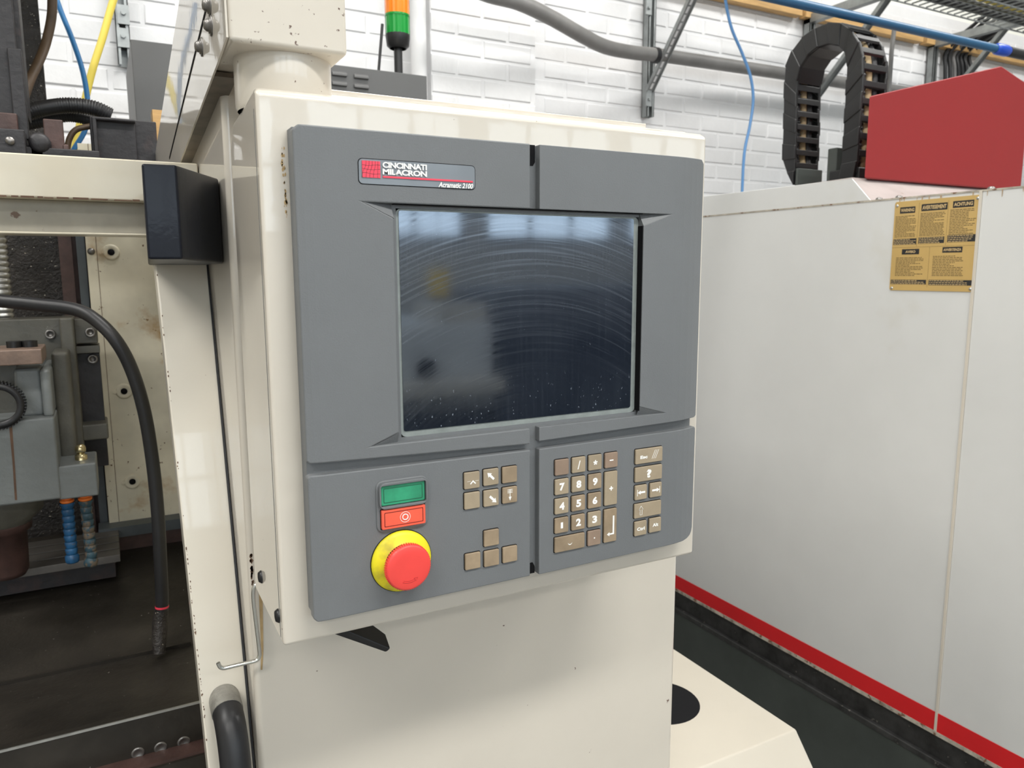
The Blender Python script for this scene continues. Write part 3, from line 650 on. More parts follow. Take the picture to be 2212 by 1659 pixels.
# header beam over the opening
MB().box(-1.2, 0.1095, 1.00, 1.06, 1.582, 1.6285).build('header_beam', M['cream_beam'], mc, 0.002)
MB().box(-1.2, 0.1095, 1.028, 1.06, 1.545, 1.582).build('beam_channel', mat('grimy_shaded_cream_paint', (0.42, 0.39, 0.32), 0.45, var=0.3, vscale=12, spots=(.12, .07, .04), spot_scale=40, spot_t=.66), mc, 0.001)  # grimy cream, with the recess's shade mixed into the colour
MB().box(-1.2, 0.1095, 1.000, 1.05, 1.5425, 1.5450).build('beam_lip', M['cream_beam'], mc, 0.001)
ed = MB(); rnd = random.Random(3); x = -0.14
while x < 0.04:
    l = rnd.uniform(.004, .02); ed.box(x, x+l, 0.9993, 1.0005, 1.5815, 1.5825+rnd.uniform(0, .0012)); x += l*rnd.uniform(1.0, 1.4)
ed.build('chipped_edge', M['rust'], mc)
# interior
IB = 1.75
def qz(px, py, y): return at(px, py, y=y)
a = qz(185, 510, IB); b_ = qz(235, 1130, IB)
IX = (a.x+b_.x)/2
chm = MB().box(IX, 0.1105, IB, IB+.01, b_.z, 1.75).build('inner_panel', M['cream_dirty'], mc)
MB().box(IX+.018, IX+.0188, IB-.0006, IB, b_.z, 1.75).build('seam', M['rust'], mc)
for px, py in ((240, 545), (268, 845), (286, 1040)):
    p = at(px, py, y=IB); o = MB().lathe((p.x, IB, p.z), (0, -1, 0), [(0, .016), (.0025, .0155), (.0035, .012), (.0020, .0065)], 24).build('hole_boss', M['cream_dirty'], mc)
    MB().lathe((p.x, IB-.0018, p.z), (0, -1, 0), [(0, .0062), (.0015, .0062), (.0015, 0)], 16).build('hole', M['key_dark'], o)
    MB().cyl((p.x-.017, IB, p.z), (p.x-.017, IB-.003, p.z), .004, 10).build('boss_tab', M['cream_dirty'], o)
p = at(197, 543, y=IB); MB().lathe((p.x, IB, p.z), (0, -1, 0), [(0, .007), (.004, .006), (.006, .003), (.0062, 0)], 16).build('bolt', M['bolt'], mc)
MB().box(IX-.02, 0.1105, IB-.04, IB+.01, b_.z-.022, b_.z).build('sill_strip', M['slate'], mc)
MB().box(IX-.02, 0.1105, IB-.03, IB+.01, b_.z-.10, b_.z-.022).build('lower_strip', M['redbrown'], mc)
# column ways behind the head
CY_ = 1.80
cxs = [at(px, 560, y=CY_).x for px in (-60, 40, 130, 158, 168, 186)]
MB().box(cxs[0]-.5, cxs[2], CY_+.02, CY_+.04, 0.9, 2.2).build('way_cover', M['swarfy'], mc)
MB().box(cxs[2], cxs[3], CY_-.02, CY_+.02, 0.9, 1.68).build('way_rail', M['redbrown'], mc)
MB().box(cxs[3], cxs[4], CY_, CY_+.02, 0.9, 1.68).build('rail_edge', M['redbrown'], mc)
MB().box(cxs[4], cxs[5], CY_-.03, CY_+.02, 0.9, 1.68).build('rail_cover', M['slate'], mc)
# ball screw
bs = MB(); p = at(14, 560, y=1.68); prof = []
z = 1.25
while z < 1.75:
    prof += [(z-1.25, .0150), (z-1.25+.003, .0168), (z-1.25+.007, .0168), (z-1.25+.009, .0140)]; z += 0.0105
bs.lathe((p.x-.012, 1.68, 1.25), (0, 0, 1), prof, 28); bs.build('ball_screw', M['steel'], mc)
# chamber floor: table, pans and sill
tz = 0.975; ty0 = at(150, 1215, z=tz).y; ty1 = at(200, 1150, z=tz).y
txl, txr = -0.9, at(259, 1195, z=tz-.0).x
n = 4
tb = MB().box(txl, txr-.01, ty0+.05, ty1+.04, tz-.06, tz-.014).build('work_table', M['dark_iron'], mc)
for k in range(n):
    y0 = ty0 + (ty1-ty0)*k/n; y1 = ty0 + (ty1-ty0)*(k+0.86)/n
    MB().box(txl, txr, y0, y1, tz-.014, tz).build('table_strip', M['table'], tb, 0.001)
MB().add([(-1.2, 1.10, .888), (0.14, 1.10, .888), (0.14, 1.38, .85), (-1.2, 1.38, .85)], [(0, 1, 2, 3)]).add([(-1.2, 1.38, .845), (0.14, 1.38, .845), (0.14, 1.10, .88), (-1.2, 1.10, .88)], [(0, 1, 2, 3)]).build('chute_pan', M['dark_plate'], mc)
MB().hexa([(-1.2, 1.375, .848), (0.14, 1.375, .848), (0.14, 1.84, .955), (-1.2, 1.84, .955)], [(-1.2, 1.375, .842), (0.14, 1.375, .842), (0.14, 1.84, .949), (-1.2, 1.84, .949)]).build('rear_pan', M['dark_plate'], mc)
MB().box(-1.2, 0.09, 1.373, 1.378, .846, .857).build('pan_lip', M['dark_plate'], mc)
MB().box(-1.2, 0.11, 1.088, 1.102, .70, .9).build('sill_plate', M['dark_plate'], mc, 0.0015)
MB().box(-1.2, 0.11, 1.0865, 1.0885, .8975, .9008).build('sill_edge', M['steel'], mc)
for px, py in ((298, 1627), (347, 1615), (397, 1603)):
    p = at(px, py, y=1.088); sw = MB().lathe((p.x, 1.0885, p.z), (0, -1, 0), [(0, .0088), (.0018, .0085), (.0022, .006), (.0008, .0045), (.0008, 0)], 20).build('screw', M['bolt'], mc)
MB().box(-1.2, 0.11, 1.06, 1.088, .70, .842).build('lower_ledge', M['redbrown'], mc)
MB().box(-1.2, 0.11, 1.055, 1.06, .2, .838).build('front_plate', M['dark_plate'], mc)
MB().box(-1.22, -1.2, 0.98, 1.9, 0.05, 2.1).build('added_shade_wall', M['cream_dirty'], mc)  # unseen side of the enclosure, added to help shade the chamber
MB().box(-1.2, 0.1105, 1.841, 1.86, 0.05, 1.66).build('rear_wall', M['dark_iron'], mc)
MB().add([(0.1095, 1.06, .7), (0.1095, 1.84, .7), (0.1095, 1.84, 1.60), (0.1095, 1.06, 1.60)], [(0, 1, 2, 3)]).build('chamber_side', M['cream_dirty'], mc)

MB().box(-1.22, 0.09, 1.40, 1.95, 2.12, 2.15).build('added_shade_roof', M['cream_beam'], mc)  # unseen roof, added to keep the work chamber dark
# ------------------------------------------------------------------ door with its handle
dr = thing('sliding_door', (0.083, 0.86, 0.1), 'narrow cream sloping door edge beside the cabinet, with a black tube handle', 'door')
K = (.953-.835)/(1.494-1.04)
def dy(z): return .953 + K*(max(z, 0.86)-1.494)
D = []
for z in (0.12, 0.86, 1.5435): D.append((dy(z), z))
xl = lambda z: 0.0615 - 0.0085*(z-1.0)/0.5
m_ = MB()
for (y, z) in D:
    pass
vs = []
for (y, z) in D: vs += [(xl(z) if z > .8 else .0637, y, z), (0.1090, y, z), (0.1090, y+.035, z), (xl(z) if z > .8 else .0637, y+.035, z)]
m_.add(vs, [(0,1,2,3), (11,10,9,8)] + [(4*i+k, 4*i+(k+1) % 4, 4*i+4+(k+1) % 4, 4*i+4+k) for i in range(2) for k in range(4)])
m_.build('door_leaf', mat('paler_cream_paint', (0.72, 0.67, 0.575), 0.32, var=0.05, vscale=5, coat=0.6, coat_r=0.04, spots=(.2, .12, .07), spot_scale=90, spot_t=.71), dr, 0.0022, 2)  # a paler cream than the cabinet's
sl = MB(); sl.bar((0.1085, dy(.86)-.0005, .86), (0.1085, dy(1.52)-.0005, 1.52), 0.0022, 0.002, up=(0, 1, 0)); sl.build('seal_strip', M['rubber'], dr)
hx = 0.0845
hp = smooth_path([(hx, .838, 1.035), (hx, .815, 1.033), (hx+.0005, .795, 1.024), (hx+.0012, .783, 1.000), (hx+.0015, .774, .960), (hx+.002, .762, .90), (hx+.0025, .748, .82), (hx+.003, .74, .77)], 6)
MB().tube(hp, .0155, 24).build('handle', M['rubber'], dr)
MB().tube(hp[:8], .0162, 24).build('handle_weld', mat('grey_weld', (.32, .31, .28), .35, metal=.4, var=.3, vscale=90, bump=.0008, bscale=200), dr)

# black wedge-shaped guard at the end of the beam
bt = [(0.0362, 0.745), (0.0634, 0.742), (0.1090, 0.83), (0.1090, 0.985), (0.0475, 0.985)]
g = MB(); zt = 1.593
g.add([(x, y, 1.5115 if i < 2 else 1.5085) for i, (x, y) in enumerate(bt)] + [(x, y, zt) for x, y in bt],
      [(0,1,2,3,4), (9,8,7,6,5)] + [(i, (i+1) % 5, 5+(i+1) % 5, 5+i) for i in range(5)])
tag(g.build('latch_housing', M['black'], None, 0.0022, 3), 'black wedge-shaped steel housing at the end of the cream header beam', 'housing')

# wire hook
hk = smooth_path([(0.122, .779, 1.193)] + [at(px, py, y=.776) for px, py in ((558, 1259), (550, 1266), (547, 1278), (548, 1302), (555, 1360), (560, 1402), (560.5, 1416), (556, 1425), (546, 1429), (530, 1432.5), (498, 1440), (484, 1443), (476, 1441), (471, 1432))], 4)
tag(MB().tube(hk, .0021, 10).build('wire_hook', M['wire'], None), 'bent bright wire hook at the lower left corner of the pendant', 'hook')
rr = MB(); pr = [at(559, 1275, y=.7895), at(567, 1275, y=.7895), at(568, 1330, y=.7895), at(569, 1400, y=.7895), at(567, 1447, y=.7895), at(563, 1447, y=.7895), at(564, 1400, y=.7895), at(561, 1330, y=.7895)]
rr.add([tuple(p) for p in pr], [list(range(8))]); rr.build('rust_run', M['rust_run'], mc)
rnd = random.Random(11)
ch = MB()
for k in range(26):
    py = 1196 + 70*rnd.random(); p = at(541 + (py-1196)*.07 + rnd.uniform(-1.5, 1.5), py, y=.7897); s_ = rnd.uniform(.0006, .0019)
    ch.add([(p.x+s_*rnd.uniform(.5, 1)*math.cos(t), .7897, p.z+1.7*s_*rnd.uniform(.5, 1)*math.sin(t)) for t in [k2*math.pi/3 for k2 in range(6)]], [list(range(6))])
stuff(ch.build('paint_chips', M['rust'], mc))
ch = MB()
for k in range(60):
    z = rnd.choice([rnd.uniform(1.02, 1.2), rnd.uniform(.96, 1.5)]); s_ = rnd.uniform(.0003, .0009); x = xl(z)+.0012+rnd.uniform(0, .0010)
    ch.add([(x+s_*.8*math.cos(t), dy(z)-.0003+K*1.9*s_*math.sin(t), z+1.9*s_*rnd.uniform(.6, 1)*math.sin(t)) for t in [k2*math.pi/3 for k2 in range(6)]], [list(range(6))])
stuff(ch.build('paint_chips', M['rust'], dr))

# ------------------------------------------------------------------ spindle head
HY = 1.42
def X(px, py=900, y=HY): return at(px, py, y=y).x
def Z(px, py, y=HY): return at(px, py, y=y).z
sh_ = thing('spindle_head', (X(60), 1.55, Z(60, 1090)), 'oily grey cast spindle head hanging in the dark work chamber', 'machine head')
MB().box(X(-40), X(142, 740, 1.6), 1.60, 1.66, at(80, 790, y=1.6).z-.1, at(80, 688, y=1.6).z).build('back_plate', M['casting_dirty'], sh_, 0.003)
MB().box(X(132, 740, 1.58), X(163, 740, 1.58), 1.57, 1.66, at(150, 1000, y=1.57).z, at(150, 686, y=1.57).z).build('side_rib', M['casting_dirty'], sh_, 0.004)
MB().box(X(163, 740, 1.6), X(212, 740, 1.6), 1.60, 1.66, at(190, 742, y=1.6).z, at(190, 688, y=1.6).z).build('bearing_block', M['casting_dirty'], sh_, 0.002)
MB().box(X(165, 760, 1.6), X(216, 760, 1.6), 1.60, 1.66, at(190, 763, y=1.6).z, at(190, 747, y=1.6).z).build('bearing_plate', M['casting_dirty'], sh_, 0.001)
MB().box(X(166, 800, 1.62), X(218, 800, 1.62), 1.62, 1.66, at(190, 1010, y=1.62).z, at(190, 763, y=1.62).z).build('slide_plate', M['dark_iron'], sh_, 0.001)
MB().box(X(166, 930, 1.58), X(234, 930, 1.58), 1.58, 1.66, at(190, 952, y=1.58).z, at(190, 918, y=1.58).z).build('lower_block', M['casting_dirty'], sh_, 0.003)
for px, py, y in ((109, 722, 1.60), (195, 718, 1.60), (200, 775, 1.62)):
    p = at(px, py, y=y); MB().lathe((p.x, y, p.z), (0, -1, 0), [(0, .009), (.008, .009), (.008, .005), (.003, .0045), (.003, 0)], 18).build('cap_screw', M['bolt'], sh_)
# brown clamp block with two screws
z0, z1 = Z(60, 788, 1.40), Z(60, 755, 1.40)
blk = MB().box(X(-60, 770, 1.40), X(91, 770, 1.40), 1.40, 1.50, z0, z1).build('clamp_block', M['redbrown'], sh_, 0.002)
blk.data.materials[0] = mat('brown_oiled_steel', (0.22, 0.15, 0.115), 0.45, var=0.3, vscale=40, bump=0.0005, bscale=200)
for px in (30, 64): p = at(px, 738, y=1.45); MB().cyl((p.x, 1.45, z1-.001), (p.x, 1.45, z1+.010), .011, 14).build('cap_screw', M['blackplastic'], sh_)
# main casting, recessed neck and shoulder
xr = X(125, 980)
MB().box(X(-60, 980), xr, HY, 1.60, Z(60, 1087), Z(60, 905)).build('head_casting', M['casting'], sh_, 0.004)
MB().box(X(88, 850), xr-.001, HY+.012, 1.60, Z(60, 907), Z(100, 800)).build('casting_rib', M['casting'], sh_, 0.005)
MB().box(X(28, 850), X(90, 850), HY+.03, 1.60, Z(60, 907), Z(60, 800)).build('casting_pocket', M['casting'], sh_, 0.006)
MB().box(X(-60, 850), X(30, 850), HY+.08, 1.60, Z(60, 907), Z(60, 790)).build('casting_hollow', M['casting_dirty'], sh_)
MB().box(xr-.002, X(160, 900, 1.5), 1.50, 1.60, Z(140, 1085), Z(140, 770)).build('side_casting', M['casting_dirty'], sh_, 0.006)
MB().lathe((xr+.011, 1.53, Z(120, 890)), (1, 0, 0), [(0, .014), (.001, .014), (.001, 0)], 20).build('side_hole', M['key_dark'], sh_)
lug = MB().box(xr-.004, X(211, 1040), HY+.002, 1.52, Z(180, 1075), Z(180, 1003)).build('coolant_lug', M['casting'], sh_, 0.003)
dm = MB().add([(X(19, 915), HY-.0004, Z(19, 915)), (X(26, 915), HY-.0004, Z(26, 915)), (X(32, 1000), HY-.0004, Z(32, 1000)), (X(38, 1088), HY-.0004, Z(38, 1080)), (X(33, 1088), HY-.0004, Z(33, 1080)), (X(27, 1000), HY-.0004, Z(27, 1000))], [list(range(6))]).build('rust_run', M['rust'], sh_)
# spindle nose
nx, ny = X(5, 1150, 1.50), 1.52
MB().lathe((nx, ny, Z(60, 1087)+.001), (0, 0, -1), [(0, .062), (.035, .062), (.052, .045), (.056, .042)], 40).build('spindle_housing', M['casting_dirty'], sh_)
MB().lathe((nx, ny, Z(60, 1087)-.055), (0, 0, -1), [(0, .043), (.012, .042), (.015, .034), (.085, .032), (.095, .026), (.096, 0)], 40).build('spindle_nose', M['redbrown'], sh_)
# toothed belt guard at the left
gr = MB(); p = at(-8, 880, y=1.40)
gr.lathe((p.x, 1.43, p.z), (0, -1, 0), [(0, .030), (0, .036), (.02, .036), (.02, .026), (.005, .026)], 40)
for k in range(48):
    a = 2*math.pi*k/48; u = Vector((math.cos(a), 0, math.sin(a))); c = Vector((p.x, 1.42, p.z)) + u*.0362; v = Vector((-u.z, 0, u.x))*.0012
    gr.hexa([c-v+Vector((0, -.01, 0)), c+v+Vector((0, -.01, 0)), c+v+u*.0022+Vector((0, -.01, 0)), c-v+u*.0022+Vector((0, -.01, 0))], [c-v+Vector((0, .01, 0)), c+v+Vector((0, .01, 0)), c+v+u*.0022+Vector((0, .01, 0)), c-v+u*.0022+Vector((0, .01, 0))])
gr.build('toothed_ring', M['rubber'], sh_)
# brass fitting
p = at(177, 1000, y=1.47); bzz = Z(180, 1003)
MB().lathe((p.x, 1.46, bzz-.001), (0, 0, 1), [(0, .0095), (.009, .0095), (.009, .0062), (.013, .0062), (.0135, .0078), (.020, .0085), (.024, .0075), (.027, .0045), (.028, 0)], 18).build('brass_fitting', M['brass'], sh_)

def nozzle(px, py0, py1, m, label, tilt=0):
    y = 1.46; a = at(px, py0, y=y); b = at(px+3, py1, y=y); L = a.z-b.z
    zt_ = Z(180, 1075)+.0005
    t = thing('coolant_nozzle', (a.x, y, b.z), label, 'nozzle', 'coolant nozzles under the spindle head')
    oz = zt_ - a.z
    cp = MB().lathe((a.x, y, zt_), (0, 0, -1), [(0, .0105), (.003, .0105), (.003, .0075), (.005, .0075), (.005, .0105), (.008, .0105), (.008, .0075), (.0105, .0075), (.0105, .0108), (.014, .0108), (.0165, .009), (.0165, 0)], 20).build('collar', M['orange'], t)
    z = zt_-.0165; k = 0; zz = z
    while zz > b.z + .014:
        s_ = MB().lathe((a.x + tilt*(z-zz), y, zz+.001), (0, 0, -1), [(0, .0088 if k else .0115), (.003, .0100 if k else .0115), (.008, .0090), (.013, .0082), (.0135, 0)], 18).build('segment', M[m], t); zz -= .0115; k += 1
    MB().lathe((a.x + tilt*(z-zz), y, zz+.001), (0.25*(tilt > 0)*-1, 0, -1), [(0, .0088), (.004, .0112), (.012, .0108), (.015, .0092), (.015, .005)], 18).build('tip', M[m], t)
nozzle(145, 1085, 1210, 'locblue', 'blue segmented coolant nozzle with orange collar, the left of the two')
nozzle(184, 1078, 1222, 'locdirty', 'grimy blue segmented coolant nozzle caked in swarf, the right of the two', 0.02)

# black hose that loops across the chamber
y = 1.36
hp = smooth_path([at(-80, 640, y=1.46), at(0, 650, y=1.44), at(80, 658, y=1.42), at(160, 668, y=1.40), at(205, 690, y=1.38), at(250, 735, y=y), at(285, 800, y=y), at(312, 890, y=y), at(330, 1000, y=y), at(341, 1110, y=y), at(347, 1220, y=y), at(350, 1290, y=y), at(349, 1325, y=y)], 8)
t = thing('coolant_hose', (hp[-1].x, y, .86), 'black rubber hose looping over the spindle head and hanging down to the pan', 'hose')
MB().tube(hp, .0105, 16).build('hose', M['rubber'], t)
q = at(346, 1325, y=y); e_ = at(344, 1413, y=1.34)
MB().tube([at(350, 1308, y=y), at(350, 1312, y=y)], .0109, 16).build('red_band', M['logo_red'], t)
MB().tube([at(349, 1318, y=y), at(346, 1340, y=y), at(344, 1380, y=1.35), at(344, 1413, y=1.34)], .012, 14, True, [.011, .0125, .0115, .0095]).build('gun_nozzle', M['swarfy'], t)

# ------------------------------------------------------------------ top of the column, above the beam (dark machinery)
cg = thing('column_top', (at(20, 300, y=1.5).x, 1.5, 1.55), 'oily black column top with brackets above the header beam at the left', 'machine part')
def pbox(name, pa, pb, y0, y1, m, par=None, bev=0.002, top=None, kind=None):
    """box whose front face spans two pixels at depth y0"""
    a, b = at(*pa, y=y0), at(*pb, y=y0); x0, x1 = min(a.x, b.x), max(a.x, b.x); z0, z1 = min(a.z, b.z), max(a.z, b.z)
    return MB().box(x0, x1, y0, y1, z0, z1).build(name, M[m], par, bev)
pbox('post', (-60, 345), (20, -60), 1.45, 1.55, 'dark_iron', cg)
pbox('guide', (20, 250), (33, -60), 1.47, 1.53, 'dark_iron', cg)
pbox('side_bar', (33, 300), (45, 105), 1.44, 1.46, 'dark_iron', cg)
pbox('cross_block', (-60, 278), (36, 245), 1.43, 1.5, 'redbrown', cg)
pbox('lower_block', (-60, 345), (52, 280), 1.40, 1.55, 'dark_iron', cg)
pbox('base_rail', (-60, 345), (215, 326), 1.42, 1.50, 'dark_iron', cg)
pbox('upright_plate', (100, 345), (135, 259), 1.44, 1.455, 'redbrown', cg)
pbox('foot_block', (60, 345), (100, 312), 1.42, 1.46, 'dark_iron', cg, 0.006)
pbox('small_block', (135, 345), (148, 312), 1.44, 1.46, 'redbrown', cg)
p = at(22, 305, y=1.40); MB().lathe((p.x, 1.40, p.z), (0, -1, 0), [(0, .006), (.004, .006), (.004, 0)], 12).build('bolt', M['bolt'], cg)
p = at(85, 308, y=1.42); MB().lathe((p.x, 1.45, p.z), (0, -1, 0), [(0, .016), (.03, .015), (.034, .010), (.034, 0)], 18).build('knob', M['dark_iron'], cg)
bx_ = thing('terminal_box', (at(270, 340, y=1.5).x, 1.5, 1.6), 'oily black steel box with a folded rim, standing behind the header beam', 'box')
pbox('box_body', (200, 350), (292, 258), 1.50, 1.60, 'dark_iron', bx_, 0.003)
a, b = at(197, 250, y=1.49), at(292, 258, y=1.49)
MB().box(a.x, b.x, 1.485, 1.61, at(240, 262, y=1.49).z, at(240, 255, y=1.49).z).build('rim', M['dark_iron'], bx_, 0.002)
MB().box(a.x, a.x+.007, 1.485, 1.51, at(200, 350, y=1.49).z, at(240, 258, y=1.49).z).build('rim', M['dark_iron'], bx_, 0.002)
pbox('box_side', (294, 350), (337, 263), 1.51, 1.62, 'dark_iron', bx_, 0.002)
tb_ = pbox('timber_strip', (336, 350), (352, 238), 1.60, 1.64, 'timber', None, 0.001)
tag(tb_, 'short pale timber upright between the black box and the cream arm plate', 'timber')
# corrugated black conduit
def corrugated(pts, r, pitch, amp):
    P = smooth_path(pts, 26); out = []; rad = []; acc = 0
    for i, p in enumerate(P):
        if i: acc += (P[i]-P[i-1]).length
        out.append(p); rad.append(r + amp*math.sin(acc/pitch*2*math.pi))
    return out, rad
c0 = [at(20, 262, y=1.62), at(70, 240, y=1.62), at(140, 228, y=1.62), at(200, 233, y=1.62), at(240, 250, y=1.62)]
P_, R_ = corrugated([c0[0]] + c0[1:], .0135, .0042, .0012)
tag(MB().tube(P_, .015, 14, True, R_).build('corrugated_conduit', M['rubber'], None), 'thick black corrugated conduit arching above the dark machinery, the upper one', 'conduit', 'corrugated conduits')
P_, R_ = corrugated([at(30, 272, y=1.66), at(90, 262, y=1.66), at(150, 250, y=1.66), at(215, 265, y=1.66)], .011, .0042, .001)
tag(MB().tube(P_, .0125, 12, True, R_).build('corrugated_conduit', M['rubber'], None), 'black corrugated conduit lying just below the upper arching one', 'conduit', 'corrugated conduits')
tag(MB().tube(smooth_path([at(112, -40, y=1.8), at(112, 30, y=1.8), at(100, 90, y=1.8), at(83, 135, y=1.78), at(66, 170, y=1.76), at(50, 215, y=1.75)], 8), .0085, 14).build('brown_cable', M['brownhose'], None), 'brown oily cable hanging beside the dark column at the upper left', 'cable')
tag(MB().tube(smooth_path([at(110, -40, y=2.1), at(130, 20, y=2.1), at(158, 90, y=2.1), at(180, 160, y=2.1), at(190, 230, y=2.1), at(184, 280, y=2.1), at(160, 322, y=2.1), at(140, 360, y=2.1)], 8), .0058, 12).build('blue_hose', M['bluehose'], None), 'dark blue air hose crossing in front of the yellow hose', 'hose')
tag(MB().tube(smooth_path([at(262, -40, y=2.2), at(245, 0, y=2.2), at(222, 80, y=2.2), at(200, 150, y=2.2), at(183, 220, y=2.2), at(168, 290, y=2.2), at(155, 350, y=2.2)], 8), .0085, 12).build('yellow_hose', M['yellowhose'], None), 'yellow hose slanting down the white brick wall', 'hose')
tag(MB().tube(smooth_path([at(145, 325, y=1.58), at(150, 300, y=1.58), at(165, 280, y=1.58), at(198, 272, y=1.58)], 8), .005, 10).build('brown_pipe', M['brownhose'], None), 'thin brown pipe curving into the black box', 'pipe')
# slotted wall channel behind the hoses
def strut(name, x, zs0, zs1, y, label, group=None, w=.041):
    t = thing(name, (x, y, zs0), label, 'bracket', group)
    ch = MB(); ch.box(x-w/2, x-w/2+.003, y-.041, y, zs0, zs1); ch.box(x+w/2-.003, x+w/2, y-.041, y, zs0, zs1); ch.box(x-w/2, x+w/2, y-.003, y, zs0, zs1)
    ch.box(x-w/2, x-w/2+.011, y-.041, y-.038, zs0, zs1); ch.box(x+w/2-.011, x+w/2, y-.041, y-.038, zs0, zs1)
    ch.build('channel', M['galv'], t); return t
p0 = at(270, 145, y=2.98)
t = strut('channel_bracket', p0.x, p0.z, 3.1, 2.985, 'galvanised slotted channel fixed to the brick wall at the left, behind the yellow hose')
for py in (28, 78): p = at(266, py, y=2.94); MB().box(p.x-.018, p.x+.018, 2.938, 2.944, p.z-.035, p.z+.025).cyl((p.x, 2.938, p.z), (p.x, 2.93, p.z), .008, 6).build('fixing_plate', M['galv'], t)
# ================================================================== BEHIND THE PENDANT
GY = 2.25
gp = [at(282, 88, y=GY), at(922, 161, y=GY)]
gz = (gp[0].z+gp[1].z)/2
ec = thing('electrical_cabinet', ((gp[0].x+gp[1].x)/2, GY+.2, 0), 'dark grey electrical cabinet with louvres, rising behind the arm and pendant', 'cabinet')
MB().box(gp[0].x, gp[1].x, GY, GY+.42, 0.05, gz).build('body', M['dgrey'], ec, 0.002)
lo = [at(735, 170, y=GY), at(733, 205, y=GY)]
for px, pys in ((733, (160, 181, 203)), (780, (166, 187, 209, 231))):
    for py in pys:
        p = at(px, py, y=GY)
        MB().prism([(GY, p.z+.008), (GY-.006, p.z+.002), (GY-.007, p.z-.006), (GY, p.z-.006)], 'x', p.x-.022, p.x+.022).build('louvre', M['dgrey'], ec, 0.002)
# stack light
by = 2.40; p = at(861, 155, y=by)
bl_ = thing('stack_light', (p.x, by, gz), 'orange and green stack light on a black pole', 'warning light')
def zz(py): return at(861, py, y=by).z
MB().cyl((p.x, by, gz), (p.x, by, zz(100)), .0135, 16).build('pole', M['blackplastic'], bl_)
MB().lathe((p.x, by, zz(106)), (0, 0, 1), [(0, .026), (.008, .035), (zz(80)-zz(106), .0385), (zz(76)-zz(106), .0385)], 28).build('base', M['blackplastic'], bl_)
def lens(z0, z1, m):
    L = MB(); n = 36
    prof = [z0, z1]; vs = [(p.x+(.0375+(.0012 if k % 2 else 0))*math.cos(2*math.pi*k/n), by+(.0375+(.0012 if k % 2 else 0))*math.sin(2*math.pi*k/n), z) for z in prof for k in range(n)]
    L.add(vs, [(k, (k+1) % n, n+(k+1) % n, n+k) for k in range(n)]+[list(range(n)), list(range(2*n-1, n-1, -1))]); return L.build('lens', M[m], bl_)
h = zz(38)-zz(78)
lens(zz(77), zz(37), 'lamp_green')['label'] = 'green lens'
MB().lathe((p.x, by, zz(38)), (0, 0, 1), [(0, .0395), (.006, .0395)], 28).build('lens_ring', M['lamp_green'], bl_)
lens(zz(36)+.001, zz(-8), 'lamp_orange')['label'] = 'orange lens'
MB().lathe((p.x, by, zz(-8)), (0, 0, 1), [(0, .0395), (.02, .0385), (.03, .02), (.031, 0)], 28).build('top_cap', M['blackplastic'], bl_)
p = at(815, 148, y=by); q = at(826, 52, y=by)
tag(MB().tube([(p.x, by, gz), q], .0045, 10).build('antenna', M['blackplastic'], None), 'thin black rod aerial standing on the grey cabinet beside the stack light', 'aerial')
# plastic pipe down the corner of the pier
pc = at(916, 100, y=PW-.03)
tag(MB().cyl((pc.x-.01, PW-.0, .5), (pc.x-.01, PW-.0, 2.97), .030, 20).build('corner_pipe', M['brick'], None), 'white painted pipe running down the left corner of the brick pier', 'pipe')
# grey plastic pipe with a swan neck along the wall
y = 2.80
pp = smooth_path([at(940, -75, y=2.62), at(1040, -18, y=2.64), at(1120, 5, y=2.66), at(1190, 38, y=2.70), at(1260, 78, y=2.74), at(1310, 102, y=2.78), at(1370, 114, y=2.82), at(1430, 120, y=2.84), at(1560, 139, y=2.86), at(1700, 160, y=2.87), at(1900, 190, y=2.88), at(2150, 228, y=2.9)], 6)
gpipe = thing('wall_pipe', (pp[0].x, 2.8, pp[-1].z), 'thick grey pipe with a swan neck running along the white brick wall', 'pipe')
MB().tube(pp, .029, 20).build('pipe', M['conduit'], gpipe)
a = at(1412, 119, y=2.838); b = at(1420, 120, y=2.838); MB().tube([a, b], .034, 20).build('clip', M['rubber'], gpipe)
# wall brackets: upright, arm and slotted brace
def slotted(a, b, name, par, w=.036):
    o = MB(); o.bar(a, b, w, .004); d = (b-a)
    o.bar(a+Vector((w/2, 0, 0)), b+Vector((w/2, 0, 0)), .004, .02); o.bar(a-Vector((w/2, 0, 0)), b-Vector((w/2, 0, 0)), .004, .02)
    return o.build(name, M['galv'], par)
def bracket(xp, ybot, ytop, brace, label, arm=None):
    p = at(xp, ybot, y=2.985); zt_ = at(xp, ytop, y=2.985).z
    t = strut('wall_bracket', p.x, p.z, zt_, 2.985, label, 'cable tray brackets on the brick wall')
    if brace:
        x = p.x-.012
        a = at(brace[0], brace[1], x=x); b = at(brace[2], brace[3], x=x-.03)
        slotted(a, b, 'brace', t)
        n = 12; sl = MB()
        for k in range(n):
            c = a.lerp(b, (k+.7)/(n+.5)); d = (b-a).normalized(); up = Vector((0, -d.z, d.y)) if d.y < 0 else Vector((0, d.z, -d.y))
            sl.bar(c-d*.014, c+d*.014, .011, .0056)
        stuff(sl.build('slot', M['mortar'], t))
    if arm:
        a = Vector((p.x, 2.985, zt_-.02)); b = Vector((p.x, arm, zt_-.02)); bb = MB(); bb.box(p.x-.0205, p.x+.0205, arm, 2.985, zt_-.041, zt_).build('arm', M['galv'], t)
    return t, p
t1, p1_ = bracket(1393, 255, -60, (1403, 196, 1500, -12), 'galvanised wall bracket with a slotted brace, nearest to the pendant', 2.2)
